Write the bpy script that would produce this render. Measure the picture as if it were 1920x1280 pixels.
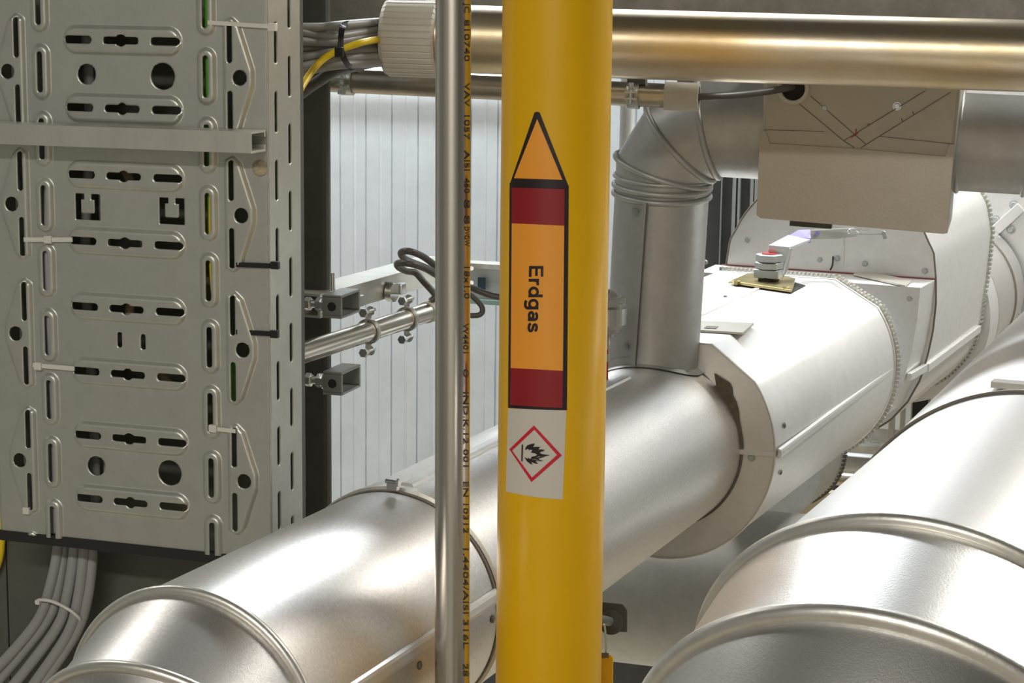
import bpy, math, random
import numpy as np
from mathutils import Vector, Matrix
random.seed(7)
R_ = math.radians
sc = bpy.context.scene
for o in list(bpy.data.objects): bpy.data.objects.remove(o)
COL = sc.collection
# ------------------------------------------------------------ camera
F = 3730.0
UPC = -np.array([690-960, 21700-640, 3730.0]); UPC /= np.linalg.norm(UPC)   # world up seen in camera axes (x right, y down, z forward)
YW = np.array([0, 0, 1.0]) - UPC*UPC[2]; YW /= np.linalg.norm(YW)
XW = np.cross(YW, UPC)
CAM = Vector((0, 0, 1.6))
def w_of(v): return Vector((float(v @ XW), float(v @ YW), float(v @ UPC)))
cd = bpy.data.cameras.new('camera'); cam = bpy.data.objects.new('camera', cd); COL.objects.link(cam)
cd.sensor_width = 36; cd.lens = F/1920*36; cd.clip_start = .05
bx_, by_, bz_ = w_of(np.array([1., 0, 0])), w_of(np.array([0, -1., 0])), w_of(np.array([0, 0, -1.]))
M = Matrix(((bx_.x, by_.x, bz_.x, CAM.x), (bx_.y, by_.y, bz_.y, CAM.y), (bx_.z, by_.z, bz_.z, CAM.z), (0, 0, 0, 1)))
cam.matrix_world = M
sc.camera = cam
sc.view_settings.view_transform = 'Standard'; sc.view_settings.look = 'None'
sc.view_settings.gamma = 1; sc.view_settings.use_curve_mapping = False
sc.view_settings.exposure = 0.12
def P(px, py, d): return CAM + w_of(np.array([(px-960)/F*d, (py-640)/F*d, d]))
def ray(px, py): return w_of(np.array([(px-960)/F, (py-640)/F, 1.0]))
def onplane(px, py, p0, n):
    r = ray(px, py); return CAM + r*((p0-CAM).dot(n)/r.dot(n))
def vp(x, y):
    v = w_of(np.array([x-960, y-640, F])); v.z = 0; return v.normalized()
UP = Vector((0, 0, 1))
U1 = vp(2604, 0)                 # direction of the big pipes
HP = U1.cross(UP).normalized()   # to their right
U2 = -vp(-10900, -173)           # along the wall and the cable tray, to the right
N2 = UP.cross(U2).normalized()   # from wall to... (sign fixed below)
if N2.y > 0: N2 = -N2            # towards the viewer
# ------------------------------------------------------------ world and lamps
wd = bpy.data.worlds.new('world'); sc.world = wd; wd.use_nodes = True
wd.node_tree.nodes['Background'].inputs[0].default_value = (.80, .84, .86, 1)
wd.node_tree.nodes['Background'].inputs[1].default_value = 0.10
LAMPS = [  # position, direction along, length, width, power, colour
    ((1.75, 2.6, 2.80), U1, 1.5, .24, 58, (1, .97, .91)),
    ((-.15, 3.40, 2.86), U2, 1.5, .24, 66, (.88, .95, 1)),
    ((-.7, -1.35, 2.86), U2, 1.5, .24, 52, (1, .96, .88)),
    ((-1.20, 2.95, 2.80), U1, 1.5, .24, 26, (1, .97, .91)),
]
def area(loc, axis, L, W, power, col, name='lamp_light', down=Vector((0, 0, -1))):
    ld = bpy.data.lights.new(name, 'AREA'); ld.shape = 'RECTANGLE'; ld.size = L; ld.size_y = W
    ld.energy = power; ld.color = col
    o = bpy.data.objects.new(name, ld); COL.objects.link(o)
    z = -down.normalized(); x = axis.normalized(); x = (x - z*x.dot(z)).normalized(); y = z.cross(x)
    o.matrix_world = Matrix(((x.x, y.x, z.x, loc[0]), (x.y, y.y, z.y, loc[1]), (x.z, y.z, z.z, loc[2]), (0, 0, 0, 1)))
    return o
for l in LAMPS: area(*l)
# ------------------------------------------------------------ materials
def mat(name, col, metal=0, rough=.5, nscale=0, namt=0, bump=0, bscale=400, rvar=0, emit=None, col2=None, stretch=None, spec=.5):
    m = bpy.data.materials.new(name); m.use_nodes = True; nt = m.node_tree; b = nt.nodes['Principled BSDF']
    c = tuple(col)+(1,); b.inputs['Base Color'].default_value = c
    b.inputs['Metallic'].default_value = metal; b.inputs['Roughness'].default_value = rough
    b.inputs['Specular IOR Level'].default_value = spec
    if emit: b.inputs['Emission Color'].default_value = c; b.inputs['Emission Strength'].default_value = emit
    tc = nt.nodes.new('ShaderNodeTexCoord'); mp = nt.nodes.new('ShaderNodeMapping')
    nt.links.new(tc.outputs['Object'], mp.inputs[0])
    if stretch: mp.inputs['Scale'].default_value = stretch
    if nscale:
        n = nt.nodes.new('ShaderNodeTexNoise'); n.inputs['Scale'].default_value = nscale; n.inputs['Detail'].default_value = 6; n.inputs['Roughness'].default_value = .65
        nt.links.new(mp.outputs[0], n.inputs['Vector'])
        mx = nt.nodes.new('ShaderNodeMix'); mx.data_type = 'RGBA'
        rp = nt.nodes.new('ShaderNodeMapRange'); rp.inputs['From Min'].default_value = .3; rp.inputs['From Max'].default_value = .7
        nt.links.new(n.outputs['Fac'], rp.inputs['Value']); nt.links.new(rp.outputs[0], mx.inputs['Factor'])
        c2 = tuple(col2) if col2 else tuple(x*(1-namt) for x in col)
        mx.inputs['A'].default_value = c; mx.inputs['B'].default_value = c2+(1,)
        nt.links.new(mx.outputs['Result'], b.inputs['Base Color'])
        if rvar:
            r2 = nt.nodes.new('ShaderNodeMapRange'); r2.inputs['To Min'].default_value = rough-rvar; r2.inputs['To Max'].default_value = rough+rvar
            nt.links.new(n.outputs['Fac'], r2.inputs['Value']); nt.links.new(r2.outputs[0], b.inputs['Roughness'])
    if bump:
        n2 = nt.nodes.new('ShaderNodeTexNoise'); n2.inputs['Scale'].default_value = bscale; n2.inputs['Detail'].default_value = 3
        nt.links.new(tc.outputs['Object'], n2.inputs['Vector'])
        bp = nt.nodes.new('ShaderNodeBump'); bp.inputs['Strength'].default_value = bump; bp.inputs['Distance'].default_value = .001
        nt.links.new(n2.outputs['Fac'], bp.inputs['Height']); nt.links.new(bp.outputs[0], b.inputs['Normal'])
    return m
MT = dict(
    jacket=mat('stucco_aluminium', (.80, .78, .755), 1, .43, 500, .22, .07, 1200, .05),
    jacket2=mat('smooth_aluminium', (.80, .785, .765), 1, .40, 420, .10, .08, 900, .05),
    plain=mat('sheet_aluminium', (.77, .76, .745), .85, .47, 60, .08, .12, 500, .03),
    bead=mat('bead_aluminium', (.80, .78, .72), .9, .40, 90, .15, .1),
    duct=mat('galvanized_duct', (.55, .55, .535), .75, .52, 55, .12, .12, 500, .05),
    tray=mat('tray_zinc', (.58, .585, .53), .62, .38, 45, .12, .10, 300, .05),
    zinc=mat('zinc_bright', (.62, .61, .56), .9, .38, 60, .2, .12, 300, .07),
    strut=mat('strut_zinc', (.74, .73, .66), .8, .42, 30, .18, .1, 200, .06, stretch=(1, 1, .3)),
    beam=mat('beam_zinc', (.42, .40, .36), .5, .6, 40, .35, .2, 150),
    steel=mat('stainless_steel', (.70, .66, .58), 1, .24, 6, .08, 0, 300, .02),
    steelb=mat('stainless_upper', (.70, .64, .55), 1, .33, 7, .3, .10, 120, .09, col2=(.60, .47, .27)),
    steeld=mat('stainless_dull', (.55, .49, .40), 1, .34, 30, .25, .05),
    yellow=mat('yellow_paint', (.86, .48, .001), 0, .30, 5, .08, .03, 150, 0),
    orange=mat('label_orange', (.93, .37, .035), 0, .45),
    red=mat('label_red', (.29, .010, .014), 0, .45),
    redb=mat('hazard_red', (.62, .012, .03), 0, .45),
    black=mat('label_black', (.018, .008, .010), 0, .45),
    white=mat('label_white', (.66, .61, .54), 0, .45),
    ferrule=mat('beige_plastic', (.60, .56, .49), 0, .45, 80, .05, .1),
    cable=mat('grey_cable', (.34, .335, .33), 0, .45, 30, .1),
    cabled=mat('dark_grey_cable', (.10, .09, .082), 0, .42),
    violet=mat('violet_grey_cable', (.42, .38, .43), 0, .45),
    ycable=mat('yellow_cable', (.85, .60, .01), 0, .4),
    gcable=mat('green_cable', (.10, .38, .04), 0, .4),
    tieb=mat('black_tie', (.012, .011, .012), 0, .4),
    tiew=mat('white_tie', (.72, .70, .64), 0, .4),
    rubber=mat('black_edge', (.015, .014, .014), 0, .6),
    wall=mat('wall_coated', (.64, .68, .71), .45, .40, 14, .12, .08, 200),
    darkp=mat('dark_post', (.10, .103, .09), .2, .5, 50, .2, .1, 200),
    panel=mat('zinc_panel', (.13, .13, .11), .3, .5, 60, .12, .15, 300),
    darkwall=mat('dark_wall', (.055, .055, .052), .3, .45, 20, .3),
    box=mat('box_sheet', (.50, .455, .385), .35, .5, 26, .08, .15, 400),
    seam=mat('dark_seam', (.16, .14, .115), 0, .6),
    redm=mat('red_marker', (.45, .03, .03), 0, .6),
    brass=mat('yellow_passivated', (.62, .52, .25), 1, .32, 60, .3),
    chrome=mat('bright_bolt', (.66, .68, .68), 1, .25),
    nut=mat('grey_nut', (.50, .53, .52), .7, .38, 60, .15),
    lever=mat('lever_steel', (.72, .76, .80), .6, .35),
    purple=mat('violet_cover', (.30, .27, .66), 0, .35),
    grey=mat('fitting_grey', (.50, .50, .47), .3, .38, 40, .1),
    dark=mat('dark_inside', (.02, .018, .018), 0, .8),
    teal=mat('dark_teal', (.02, .05, .07), 0, .4),
    floor=mat('floor_screed', (.42, .37, .28), 0, .6, 8, .3, .2, 80),
    ceil=mat('ceiling_paint', (.13, .13, .12), 0, .7, 4, .1),
    paint=mat('room_paint', (.20, .20, .19), 0, .7, 4, .1),
    paintf=mat('front_paint', (.42, .41, .385), 0, .7, 4, .1),
    lamp=mat('lamp_diffuser', (1, .97, .92), 0, .4, emit=6),
    brk=mat('bracket_zinc', (.33, .35, .34), .5, .4, 60, .15),
    lamph=mat('lamp_housing', (.7, .7, .7), 0, .4),
    foam=mat('foam', (.55, .47, .34), 0, .9, 120, .5, .8, 200),
    plate=mat('name_plate', (.52, .49, .43), .6, .4, 60, .12),
)
# ------------------------------------------------------------ mesh helpers
class MB:
    def __init__(s): s.v = []; s.f = []; s.sm = []
    def add(s, vs, fs, smooth=True):
        k = len(s.v); s.v += [Vector(v) for v in vs]; s.f += [tuple(i+k for i in f) for f in fs]; s.sm += [smooth]*len(fs); return s
    def loft(s, rings, closed=True, caps=(True, True), smooth=True):
        n = len(rings[0]); vs = [p for r in rings for p in r]; fs = []
        for a in range(len(rings)-1):
            for i in range(n if closed else n-1):
                j = (i+1) % n; fs.append((a*n+i, a*n+j, (a+1)*n+j, (a+1)*n+i))
        s.add(vs, fs, smooth)
        if closed and caps[0]: s.add(rings[0][::-1], [tuple(range(n))], False)
        if closed and caps[1]: s.add(rings[-1], [tuple(range(n))], False)
        return s
    def cyl(s, p0, p1, r, r1=None, N=32, caps=(True, True)):
        p0 = Vector(p0); p1 = Vector(p1); a = (p1-p0).normalized()
        return s.loft([ring(p0, a, r, N=N), ring(p1, a, r if r1 is None else r1, N=N)], caps=caps)
    def lathe(s, p0, axis, prof, N=32):   # prof: (distance along, radius)
        axis = Vector(axis).normalized()
        return s.loft([ring(Vector(p0)+axis*t, axis, max(r, 1e-5), N=N) for t, r in prof], smooth=False)
    def box(s, c, ax, ay, az, hx, hy, hz):
        c = Vector(c); vs = [c+ax*(hx*i)+ay*(hy*j)+az*(hz*k) for i in (-1, 1) for j in (-1, 1) for k in (-1, 1)]
        return s.add(vs, [(0, 1, 3, 2), (4, 6, 7, 5), (0, 4, 5, 1), (2, 3, 7, 6), (0, 2, 6, 4), (1, 5, 7, 3)], False)
    def prism(s, pts, off):               # extrude a closed polygon by a vector
        n = len(pts); pts = [Vector(p) for p in pts]; q = [p+off for p in pts]
        fs = [tuple(range(n))[::-1], tuple(range(n, 2*n))]+[(i, (i+1) % n, n+(i+1) % n, n+i) for i in range(n)]
        return s.add(pts+q, fs, False)
    def strip(s, p, q, w, t, nrm):        # flat bar from p to q
        p = Vector(p); q = Vector(q); a = (q-p); L = a.length; a.normalize(); b = a.cross(nrm).normalized(); n = b.cross(a)
        return s.box((p+q)/2, a, b, n, L/2, w/2, t/2)
    def path(s, pts, r, N=12, sub=8, closed=False, caps=(True, True)):
        pts = [Vector(p) for p in pts]
        if sub > 1: pts = catmull(pts, sub, closed)
        rings = []; m = len(pts); e = None
        for i, p in enumerate(pts):
            t = (pts[(i+1) % m]-pts[i-1]) if closed else (pts[min(i+1, m-1)]-pts[max(i-1, 0)])
            t.normalize()
            if e is None: e = t.orthogonal().normalized()
            e = (e-t*e.dot(t)).normalized(); b = t.cross(e)
            rr = r(i/(m-1)) if callable(r) else r
            rings.append([p+(e*math.cos(k*2*math.pi/N)+b*math.sin(k*2*math.pi/N))*rr for k in range(N)])
        if closed: rings.append(rings[0]); return s.loft(rings, caps=(False, False))
        return s.loft(rings, caps=caps)
    def hexa(s, c, axis, r, h, rot=0, ch=.12):
        axis = Vector(axis).normalized()
        R = [ring(Vector(c)+axis*t, axis, r*k, N=6, rot=rot) for t, k in ((0, 1), (h*.85, 1), (h, 1-ch))]
        return s.loft(R, smooth=False)
def catmull(p, sub, closed=False):
    out = []; n = len(p)
    rng = range(n if closed else n-1)
    for i in rng:
        p0 = p[i-1] if (i > 0 or closed) else p[0]*2-p[1]; p1 = p[i]; p2 = p[(i+1) % n]
        p3 = p[(i+2) % n] if (i+2 < n or closed) else p2*2-p1
        for k in range(sub):
            t = k/sub
            out.append(.5*((2*p1)+(p2-p0)*t+(2*p0-5*p1+4*p2-p3)*t*t+(3*p1-p0-3*p2+p3)*t**3))
    if not closed: out.append(p[-1])
    return out
def ring(c, axis, R, n=None, N=64, rot=0, e1=None):   # cut of a cylinder about axis by the plane through c with normal n
    axis = Vector(axis).normalized(); c = Vector(c)
    e = Vector(e1) if e1 is not None else (HP if abs(axis.dot(HP)) < .7 else (UP if abs(axis.z) < .9 else U1))
    e = (e-axis*e.dot(axis)).normalized(); b = axis.cross(e); out = []
    for i in range(N):
        t = 2*math.pi*i/N+rot; o = (e*math.cos(t)+b*math.sin(t))*R
        if n is not None: o = o-axis*(o.dot(n)/axis.dot(n))
        out.append(c+o)
    return out
def rootloc(o):
    while o.parent: o = o.parent
    return o.location.copy()
def tagit(o, label=None, cat=None, group=None, kind=None):
    if label: o['label'] = label
    if cat: o['category'] = cat
    if group: o['group'] = group
    if kind: o['kind'] = kind
    return o
def link_mesh(mb, name, m, parent=None, origin=None, bevel=0):
    if parent is not None: org = rootloc(parent)
    else:
        n = len(mb.v); org = Vector(origin) if origin is not None else Vector((sum(v.x for v in mb.v)/n, sum(v.y for v in mb.v)/n, min(v.z for v in mb.v)))
    me = bpy.data.meshes.new(name); me.from_pydata([tuple(v-org) for v in mb.v], [], mb.f)
    me.polygons.foreach_set('use_smooth', mb.sm); me.materials.append(m if not isinstance(m, str) else MT[m]); me.update()
    o = bpy.data.objects.new(name, me); COL.objects.link(o)
    if parent is not None: o.parent = parent
    else: o.location = org
    if bevel:
        bv = o.modifiers.new('bevel', 'BEVEL'); bv.width = bevel; bv.segments = 2; bv.limit_method = 'ANGLE'; bv.angle_limit = R_(40)
    return o
def thing(name, label, cat, loc, group=None, kind=None):
    o = bpy.data.objects.new(name, None); COL.objects.link(o); o.location = Vector(loc); o.empty_display_size = .02
    return tagit(o, label, cat, group, kind)
def part(mb, name, m, parent, label=None, bevel=0, kind=None):
    o = link_mesh(mb, name, m, parent, bevel=bevel); return tagit(o, label=label, kind=kind)
def solo(mb, name, m, label, cat, group=None, bevel=0): return tagit(link_mesh(mb, name, m, bevel=bevel), label, cat, group)
def struct(mb, name, m): return tagit(link_mesh(mb, name, m), kind='structure')
def screw(parent, p, n, r=.0035, h=.0022, m='chrome', name='screw'):
    b = MB(); b.lathe(p, n, [(0, r*1.35), (h*.3, r*1.35), (h*.3, r), (h, r*.8)], N=14); return part(b, name, m, parent)
# ============================================================ ROOM
X0, X1, Y0, Y1, ZC = -2.3, 2.6, -2.2, 4.9, 2.95
b = MB(); b.box(((X0+X1)/2, (Y0+Y1)/2, -.05), Vector((1, 0, 0)), Vector((0, 1, 0)), UP, 2.7, 4.2, .05); struct(b, 'floor', 'floor')
b = MB(); b.box(((X0+X1)/2, (Y0+Y1)/2, ZC+.05), Vector((1, 0, 0)), Vector((0, 1, 0)), UP, 2.7, 4.2, .05); struct(b, 'ceiling', 'ceil')
b = MB(); b.box((X0-.05, (Y0+Y1)/2, ZC/2), Vector((1, 0, 0)), Vector((0, 1, 0)), UP, .05, 4.2, ZC/2); struct(b, 'wall_left', 'paint')
b = MB(); b.box((X1+.05, (Y0+Y1)/2, ZC/2), Vector((1, 0, 0)), Vector((0, 1, 0)), UP, .05, 4.2, ZC/2); struct(b, 'wall_right', 'paint')
b = MB(); b.box(((X0+X1)/2, Y0-.05, ZC/2), Vector((1, 0, 0)), Vector((0, 1, 0)), UP, 2.7, .05, ZC/2); struct(b, 'wall_front', 'paintf')
# back wall: ribbed sheet, one rib every 60 mm
W0 = P(780, 500, 4.2)
def WP(t, z, w): return Vector((W0.x, W0.y, 0))+U2*t+N2*w+UP*z
pitch = .0585; prof = []
t = -2.6
while t < 2.6:
    prof += [(t, 0), (t+.0020, .0018), (t+.0045, .0018), (t+.0065, 0), (t+pitch/2-.002, 0), (t+pitch/2-.0009, -.0045), (t+pitch/2+.0009, -.0045), (t+pitch/2+.002, 0)]
    t += pitch
b = MB(); b.loft([[WP(t, 0, w) for t, w in prof], [WP(t, ZC, w) for t, w in prof]], closed=False, smooth=False)
b.box(WP(0, ZC/2, -.04), U2, N2, UP, 2.7, .03, ZC/2)
struct(b, 'wall_back', 'wall')
b = MB(); b.box(WP(0, .15, .03), U2, N2, UP, 2.2, .02, .15); struct(b, 'shade_strip_1', 'darkwall')  # added dark strip: deep shade low on the wall put in as colour
for i, (loc, ax, L, W, pw, co) in enumerate(LAMPS):
    lf = thing('ceiling_lamp', ['long tube lamp under the ceiling over the large pipes, outside the frame', 'tube lamp under the ceiling near the ribbed wall, outside the frame', 'tube lamp under the ceiling behind the viewer, outside the frame', 'tube lamp under the ceiling over the left side of the room, outside the frame'][i], 'lamp', (loc[0], loc[1], ZC-.07), 'ceiling tube lamps')
    sd = ax.cross(UP)
    b = MB(); b.box(Vector((loc[0], loc[1], ZC-.02)), ax, sd, UP, L/2+.03, W/2+.02, .02); part(b, 'housing', 'lamph', lf, bevel=.004)
    b = MB(); b.box(Vector((loc[0], loc[1], ZC-.055)), ax, sd, UP, L/2, W/2, .015); part(b, 'diffuser', 'lamp', lf)
# glowing tube added for the bright spot in the gap under the cable bundle
wl = thing('glow_tube', 'glowing white tube added on the ribbed wall for the bright gap under the cable bundle', 'lamp', P(760, 132, 4.12))
b = MB(); b.box(P(760, 116, 4.13), U2, N2, UP, .30, .02, .012); part(b, 'housing', 'lamph', wl)
b = MB(); b.cyl(P(760, 130, 4.09)-U2*.29, P(760, 130, 4.09)+U2*.29, .012, N=16); part(b, 'tube', 'lamp', wl)
# ============================================================ CABLE TRAY
T0 = P(260, 600, 1.5)
NT = U2.cross(UP).normalized()
if NT.y > 0: NT = -NT
UC = -.0083
def T(u, v, w=0): return T0+U2*(UC+u/1000)+UP*(v/1000)+NT*(w/1000)    # tray frame in millimetres about its centre line
def tuv(px, py, w=0):
    q = onplane(px, py, T0+NT*(w/1000), NT)-T0; return ((q.dot(U2)-UC)*1000, q.dot(UP)*1000)
def TP(px, py, w=0): u, v = tuv(px, py, w); return T(u, v, w)
def sd_caps(x, y, cx, cy, L, r, hor=False):   # stadium, L full length, r half width
    dx, dy = np.abs(x-cx), np.abs(y-cy)
    if hor: dx, dy = dy, dx
    return np.hypot(dx, np.maximum(dy-(L/2-r), 0))-r
def sd_circ(x, y, cx, cy, r): return np.hypot(x-cx, y-cy)-r
def sd_box(x, y, cx, cy, hx, hy, r=.4):
    qx, qy = np.abs(x-cx)-hx+r, np.abs(y-cy)-hy+r
    return np.hypot(np.maximum(qx, 0), np.maximum(qy, 0))+np.minimum(np.maximum(qx, qy), 0)-r
def sd_poly(x, y, pts):
    d = np.full(x.shape, 1e9); ins = np.zeros(x.shape, bool); n = len(pts)
    for i in range(n):
        ax, ay = pts[i]; bx, by = pts[(i+1) % n]; ex, ey = bx-ax, by-ay
        t = np.clip(((x-ax)*ex+(y-ay)*ey)/(ex*ex+ey*ey), 0, 1); d = np.minimum(d, np.hypot(x-ax-t*ex, y-ay-t*ey))
        if ay != by:
            c = ((ay > y) != (by > y)) & (x < (bx-ax)*(y-ay)/(by-ay)+ax); ins ^= c
    return np.where(ins, -d, d)
def tray_sdf(x, y):
    h = np.full(x.shape, 1e9); e = np.zeros(x.shape)
    def hole(s):
        nonlocal h; h = np.minimum(h, s)
    def emb(s, ht=2.9, w=2.9):
        nonlocal e; t = np.clip((-s)/w, 0, 1); e = np.maximum(e, ht*t*t*(3-2*t))
    for k in range(-4, 6):
        v = 8.4+50*k                                  # horizontal pressings with three slots
        emb(sd_caps(x, y, 0, v-.2, 98, 10.8, True))
        hole(sd_caps(x, y, -35.8, v, 23.5, 2.9, True)); hole(sd_caps(x, y, 36, v, 23, 2.9, True))
        hole(sd_caps(x, y, 0, v, 29, 2.7, True)); hole(sd_circ(x, y, 0, v, 4.4))
        v = -16.2+50*k                                # upright pressings, one slot each
        for s in (-1, 1):
            emb(sd_caps(x, y, s*68.4, v, 42, 7.8)); hole(sd_caps(x, y, s*68.4, v, 30.5, 2.3))
            hole(sd_caps(x, y, s*87.8, 9.0+50*k, 30, 2.1))
    for k in range(-2, 4):
        v = -16.4+100*k
        for s in (-1, 1):
            hole(sd_circ(x, y, s*95.8, v, 5.6))
            emb(sd_poly(x, y, [(s*84.5, v-38), (s*88.5, v-40), (s*93, v-36), (s*103.5, v-5), (s*103.5, v+5), (s*93, v+36), (s*88.5, v+40), (s*84.5, v+38)])-3.2)
    for v in (183, -116):
        hole(sd_circ(x, y, -30.3, v, 7.6)); hole(sd_circ(x, y, 32.5, v, 9.8))
    for cx in (-32.2, 38):                            # C shaped cut-outs
        v = 84; g = [sd_box(x, y, cx-8, v, 2.4, 9.8), sd_box(x, y, cx, v-7.4, 10.4, 2.6), sd_box(x, y, cx+8, v, 2.4, 9.8),
                     sd_box(x, y, cx-6.6, v+7.6, 3.8, 2.2), sd_box(x, y, cx+6.6, v+7.6, 3.8, 2.2)]
        for q in g: hole(q)
    hole(sd_caps(x, y, -7.8, -16, 12, 2)); hole(sd_caps(x, y, 12, -16.3, 12, 2))
    return h, e
def grid_sheet(x0, x1, y0, y1, h, fn, pos, name, m, parent, thick):
    nx = int(round((x1-x0)/h)); ny = int(round((y1-y0)/h))
    X, Y = np.meshgrid(np.linspace(x0, x1, nx+1), np.linspace(y0, y1, ny+1))
    s, _ = fn(X, Y)
    ep = .05; gx = (fn(X+ep, Y)[0]-s)/ep; gy = (fn(X, Y+ep)[0]-s)/ep
    near = np.abs(s) < h*.62
    X = np.where(near, X-gx*s, X); Y = np.where(near, Y-gy*s, Y); s2 = np.where(near, 0, s)
    _, E = fn(X, Y)
    idx = np.arange((nx+1)*(ny+1)).reshape(ny+1, nx+1)
    q = np.stack([idx[:-1, :-1], idx[:-1, 1:], idx[1:, 1:], idx[1:, :-1]], -1).reshape(-1, 4)
    sf = s2.ravel(); keep = (sf[q].min(1) > -h*.3) & (sf[q].sum(1) > 0); q = q[keep]
    used = np.unique(q); mp = -np.ones(idx.size, int); mp[used] = np.arange(len(used)); q = mp[q]
    org = rootloc(parent); o, ax, ay, az = pos
    xs, ys, es = X.ravel()[used]/1000, Y.ravel()[used]/1000, E.ravel()[used]/1000
    V = np.array(o-org)[None]+xs[:, None]*np.array(ax)+ys[:, None]*np.array(ay)+es[:, None]*np.array(az)
    me = bpy.data.meshes.new(name); me.from_pydata(V.tolist(), [], q.tolist())
    me.polygons.foreach_set('use_smooth', [True]*len(q)); me.materials.append(MT[m]); me.update()
    ob = bpy.data.objects.new(name, me); COL.objects.link(ob); ob.parent = parent
    so = ob.modifiers.new('thickness', 'SOLIDIFY'); so.thickness = thick; so.offset = 0
    return ob
VB, VT = -176.5, 262
tray = thing('cable_tray', 'upright perforated galvanized cable tray with embossed slots', 'cable tray', T(0, VB, -25))
grid_sheet(-115.8, 115.8, VB, VT, .95, tray_sdf, (T(0, 0), U2, UP, NT), 'perforated_base', 'tray', tray, .0013)
def side_sdf(x, y):
    h = np.full(x.shape, 1e9)
    for k in range(-4, 6):
        h = np.minimum(h, sd_caps(x, y, 13, 9+50*k, 30, 2.9)); h = np.minimum(h, sd_caps(x, y, 37, 34+50*k, 30, 2.9))
    return h, np.zeros(x.shape)
grid_sheet(0, 56, VB, VT, 1.0, side_sdf, (T(116.3, 0, 0), -NT, UP, U2), 'side_wall', 'tray', tray, .0013)
grid_sheet(0, 56, VB, VT, 2.0, side_sdf, (T(-116.3, 0, 0), -NT, UP, -U2), 'side_wall', 'tray', tray, .0013)
b = MB(); b.path([T(116, VB, -.2), T(116, VT, -.2)], .0011, N=10, sub=1); part(b, 'folded_edge', 'zinc', tray)
b = MB(); b.box(T(0, VB-2.6, -1), U2, NT, UP, .1175, .0028, .0040); b.box(T(116.6, VB-2, -28), NT, U2, UP, .029, .0028, .0035)
part(b, 'edge_protector', 'rubber', tray, 'black rubber edge strip')
# foam lump near the front corner
fp = TP(487, 315, 1); b = MB()
b.loft([ring(fp+NT*h, NT, r, N=14) for h, r in ((0, .0062), (.0012, .0055), (.0022, .003))]); part(b, 'foam_residue', 'foam', tray, 'dried brown foam blob')
# cross rail: an open C channel in front of the tray
ul, vl = tuv(0, 231, 28); ur, vr = tuv(470, 247, 28); _, vb = tuv(470, 288, 28)
sl = (vr-vl)/(ur-ul)
cr = thing('cross_rail', 'galvanized C channel rail lying across the front of the cable tray', 'rail', T(0, vb, 14))
Ur = (U2+UP*sl).normalized(); RL = .22
c0 = T(ur, vr, 28); hh = (vr-vb)/1000; dp = .0248
def RP(s, z, w): return c0+Ur*s+UP*z+NT*w
th = .0018
outl = [(0, 0), (-dp, 0), (-dp, -.005), (-dp+th, -.005), (-dp+th, -th), (-th, -th), (-th, -hh+th), (-dp+th, -hh+th), (-dp+th, -hh+.005), (-dp, -hh+.005), (-dp, -hh), (0, -hh)]
b = MB(); b.loft([[RP(0, z, w) for w, z in outl], [RP(-RL-.06, z, w) for w, z in outl]], smooth=False)
link = part(b, 'channel', 'strut', cr, bevel=.0006)
# cables inside the tray
def cable_in(u, w, r, m, lab, bend=0):
    pts = [T(u, VT+30, w), T(u+bend, 150, w-3), T(u-bend, 40, w+2), T(u+bend*.5, -80, w), T(u, VB+3, w)]
    b = MB(); b.path(pts, r, N=12, sub=8); return solo(b, 'tray_cable', m, lab, 'cable', 'cables inside the tray')
cable_in(-68.6, -7, .0050, 'violet', 'violet grey cable seen through the left upright slots of the tray', .4)
cable_in(-44, -20, .0040, 'cable', 'grey cable behind the left slots of the horizontal pressings', 2)
cable_in(-33, -24, .0040, 'violet', 'violet grey cable beside the grey one behind the left slots', -2)
gpt = [T(68.4, VT+30, -6), T(68.4, 190, -6), T(69, 120, -6), T(68.6, 70, -6), T(69.5, 20, -9), T(73, -30, -24), T(66, -80, -45)]
b = MB(); b.path(gpt, .0044, N=12)
ge = solo(b, 'earth_cable', 'gcable', 'green and yellow earth cable behind the right upright slots of the tray', 'cable')
b = MB(); b.path([p+NT*.0030+U2*(.0022-.004*i/30) for i, p in enumerate(catmull(gpt, 6))], .0022, N=8, sub=1)
part(b, 'yellow_stripe', 'ycable', ge)
b = MB(); b.path([T(-20, 120, -30), T(5, 60, -18), T(-8, -10, -16), T(30, -60, -18), T(45, -110, -20), T(20, VB-5, -30)], .0035, N=10)
solo(b, 'tray_cable', mat('brown_cable', (.33, .25, .16), 0, .6), 'beige brown cable glimpsed through the middle slots of the tray', 'cable', 'cables inside the tray')
# ties on the tray
def tie(pts, w, m, label, heads, hs=.0032, grp=None):
    o = thing('cable_tie', label, 'cable tie', pts[0], grp)
    b = MB()
    for p, q in zip(pts[:-1], pts[1:]):
        b.strip(p, q, w, .0012, NT)
    part(b, 'strap', m, o)
    b = MB()
    for h in heads: b.box(h, U2, UP, NT, hs, hs*.9, .002)
    part(b, 'head', m, o, bevel=.0006); return o
tie([TP(390, 42, 3), TP(512, 50, 3)], .0030, 'tiew', 'white cable tie across the top right hat pressing, its head over the tray edge', [TP(511, 51, 3.4)])
tie([TP(443, 496, 3), TP(516, 498.5, 1.6)], .0036, 'tieb', 'upper of the two black cable ties round the right edge of the tray', [TP(516, 497, 2)])
tie([TP(443, 622, 3), TP(517, 626, 1.6)], .0036, 'tieb', 'lower of the two black cable ties round the right edge of the tray', [TP(515, 626, 2)])
tie([TP(45, 449, 3), TP(136, 449, 3)], .0034, 'tiew', 'white cable tie below the left C shaped cut-out', [TP(91, 449, 3.2)])
tie([TP(62, 684, 3), TP(140, 691, 3)], .0034, 'tiew', 'white cable tie left of the two small slots, further down', [TP(72, 686, 3.2)])
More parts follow.
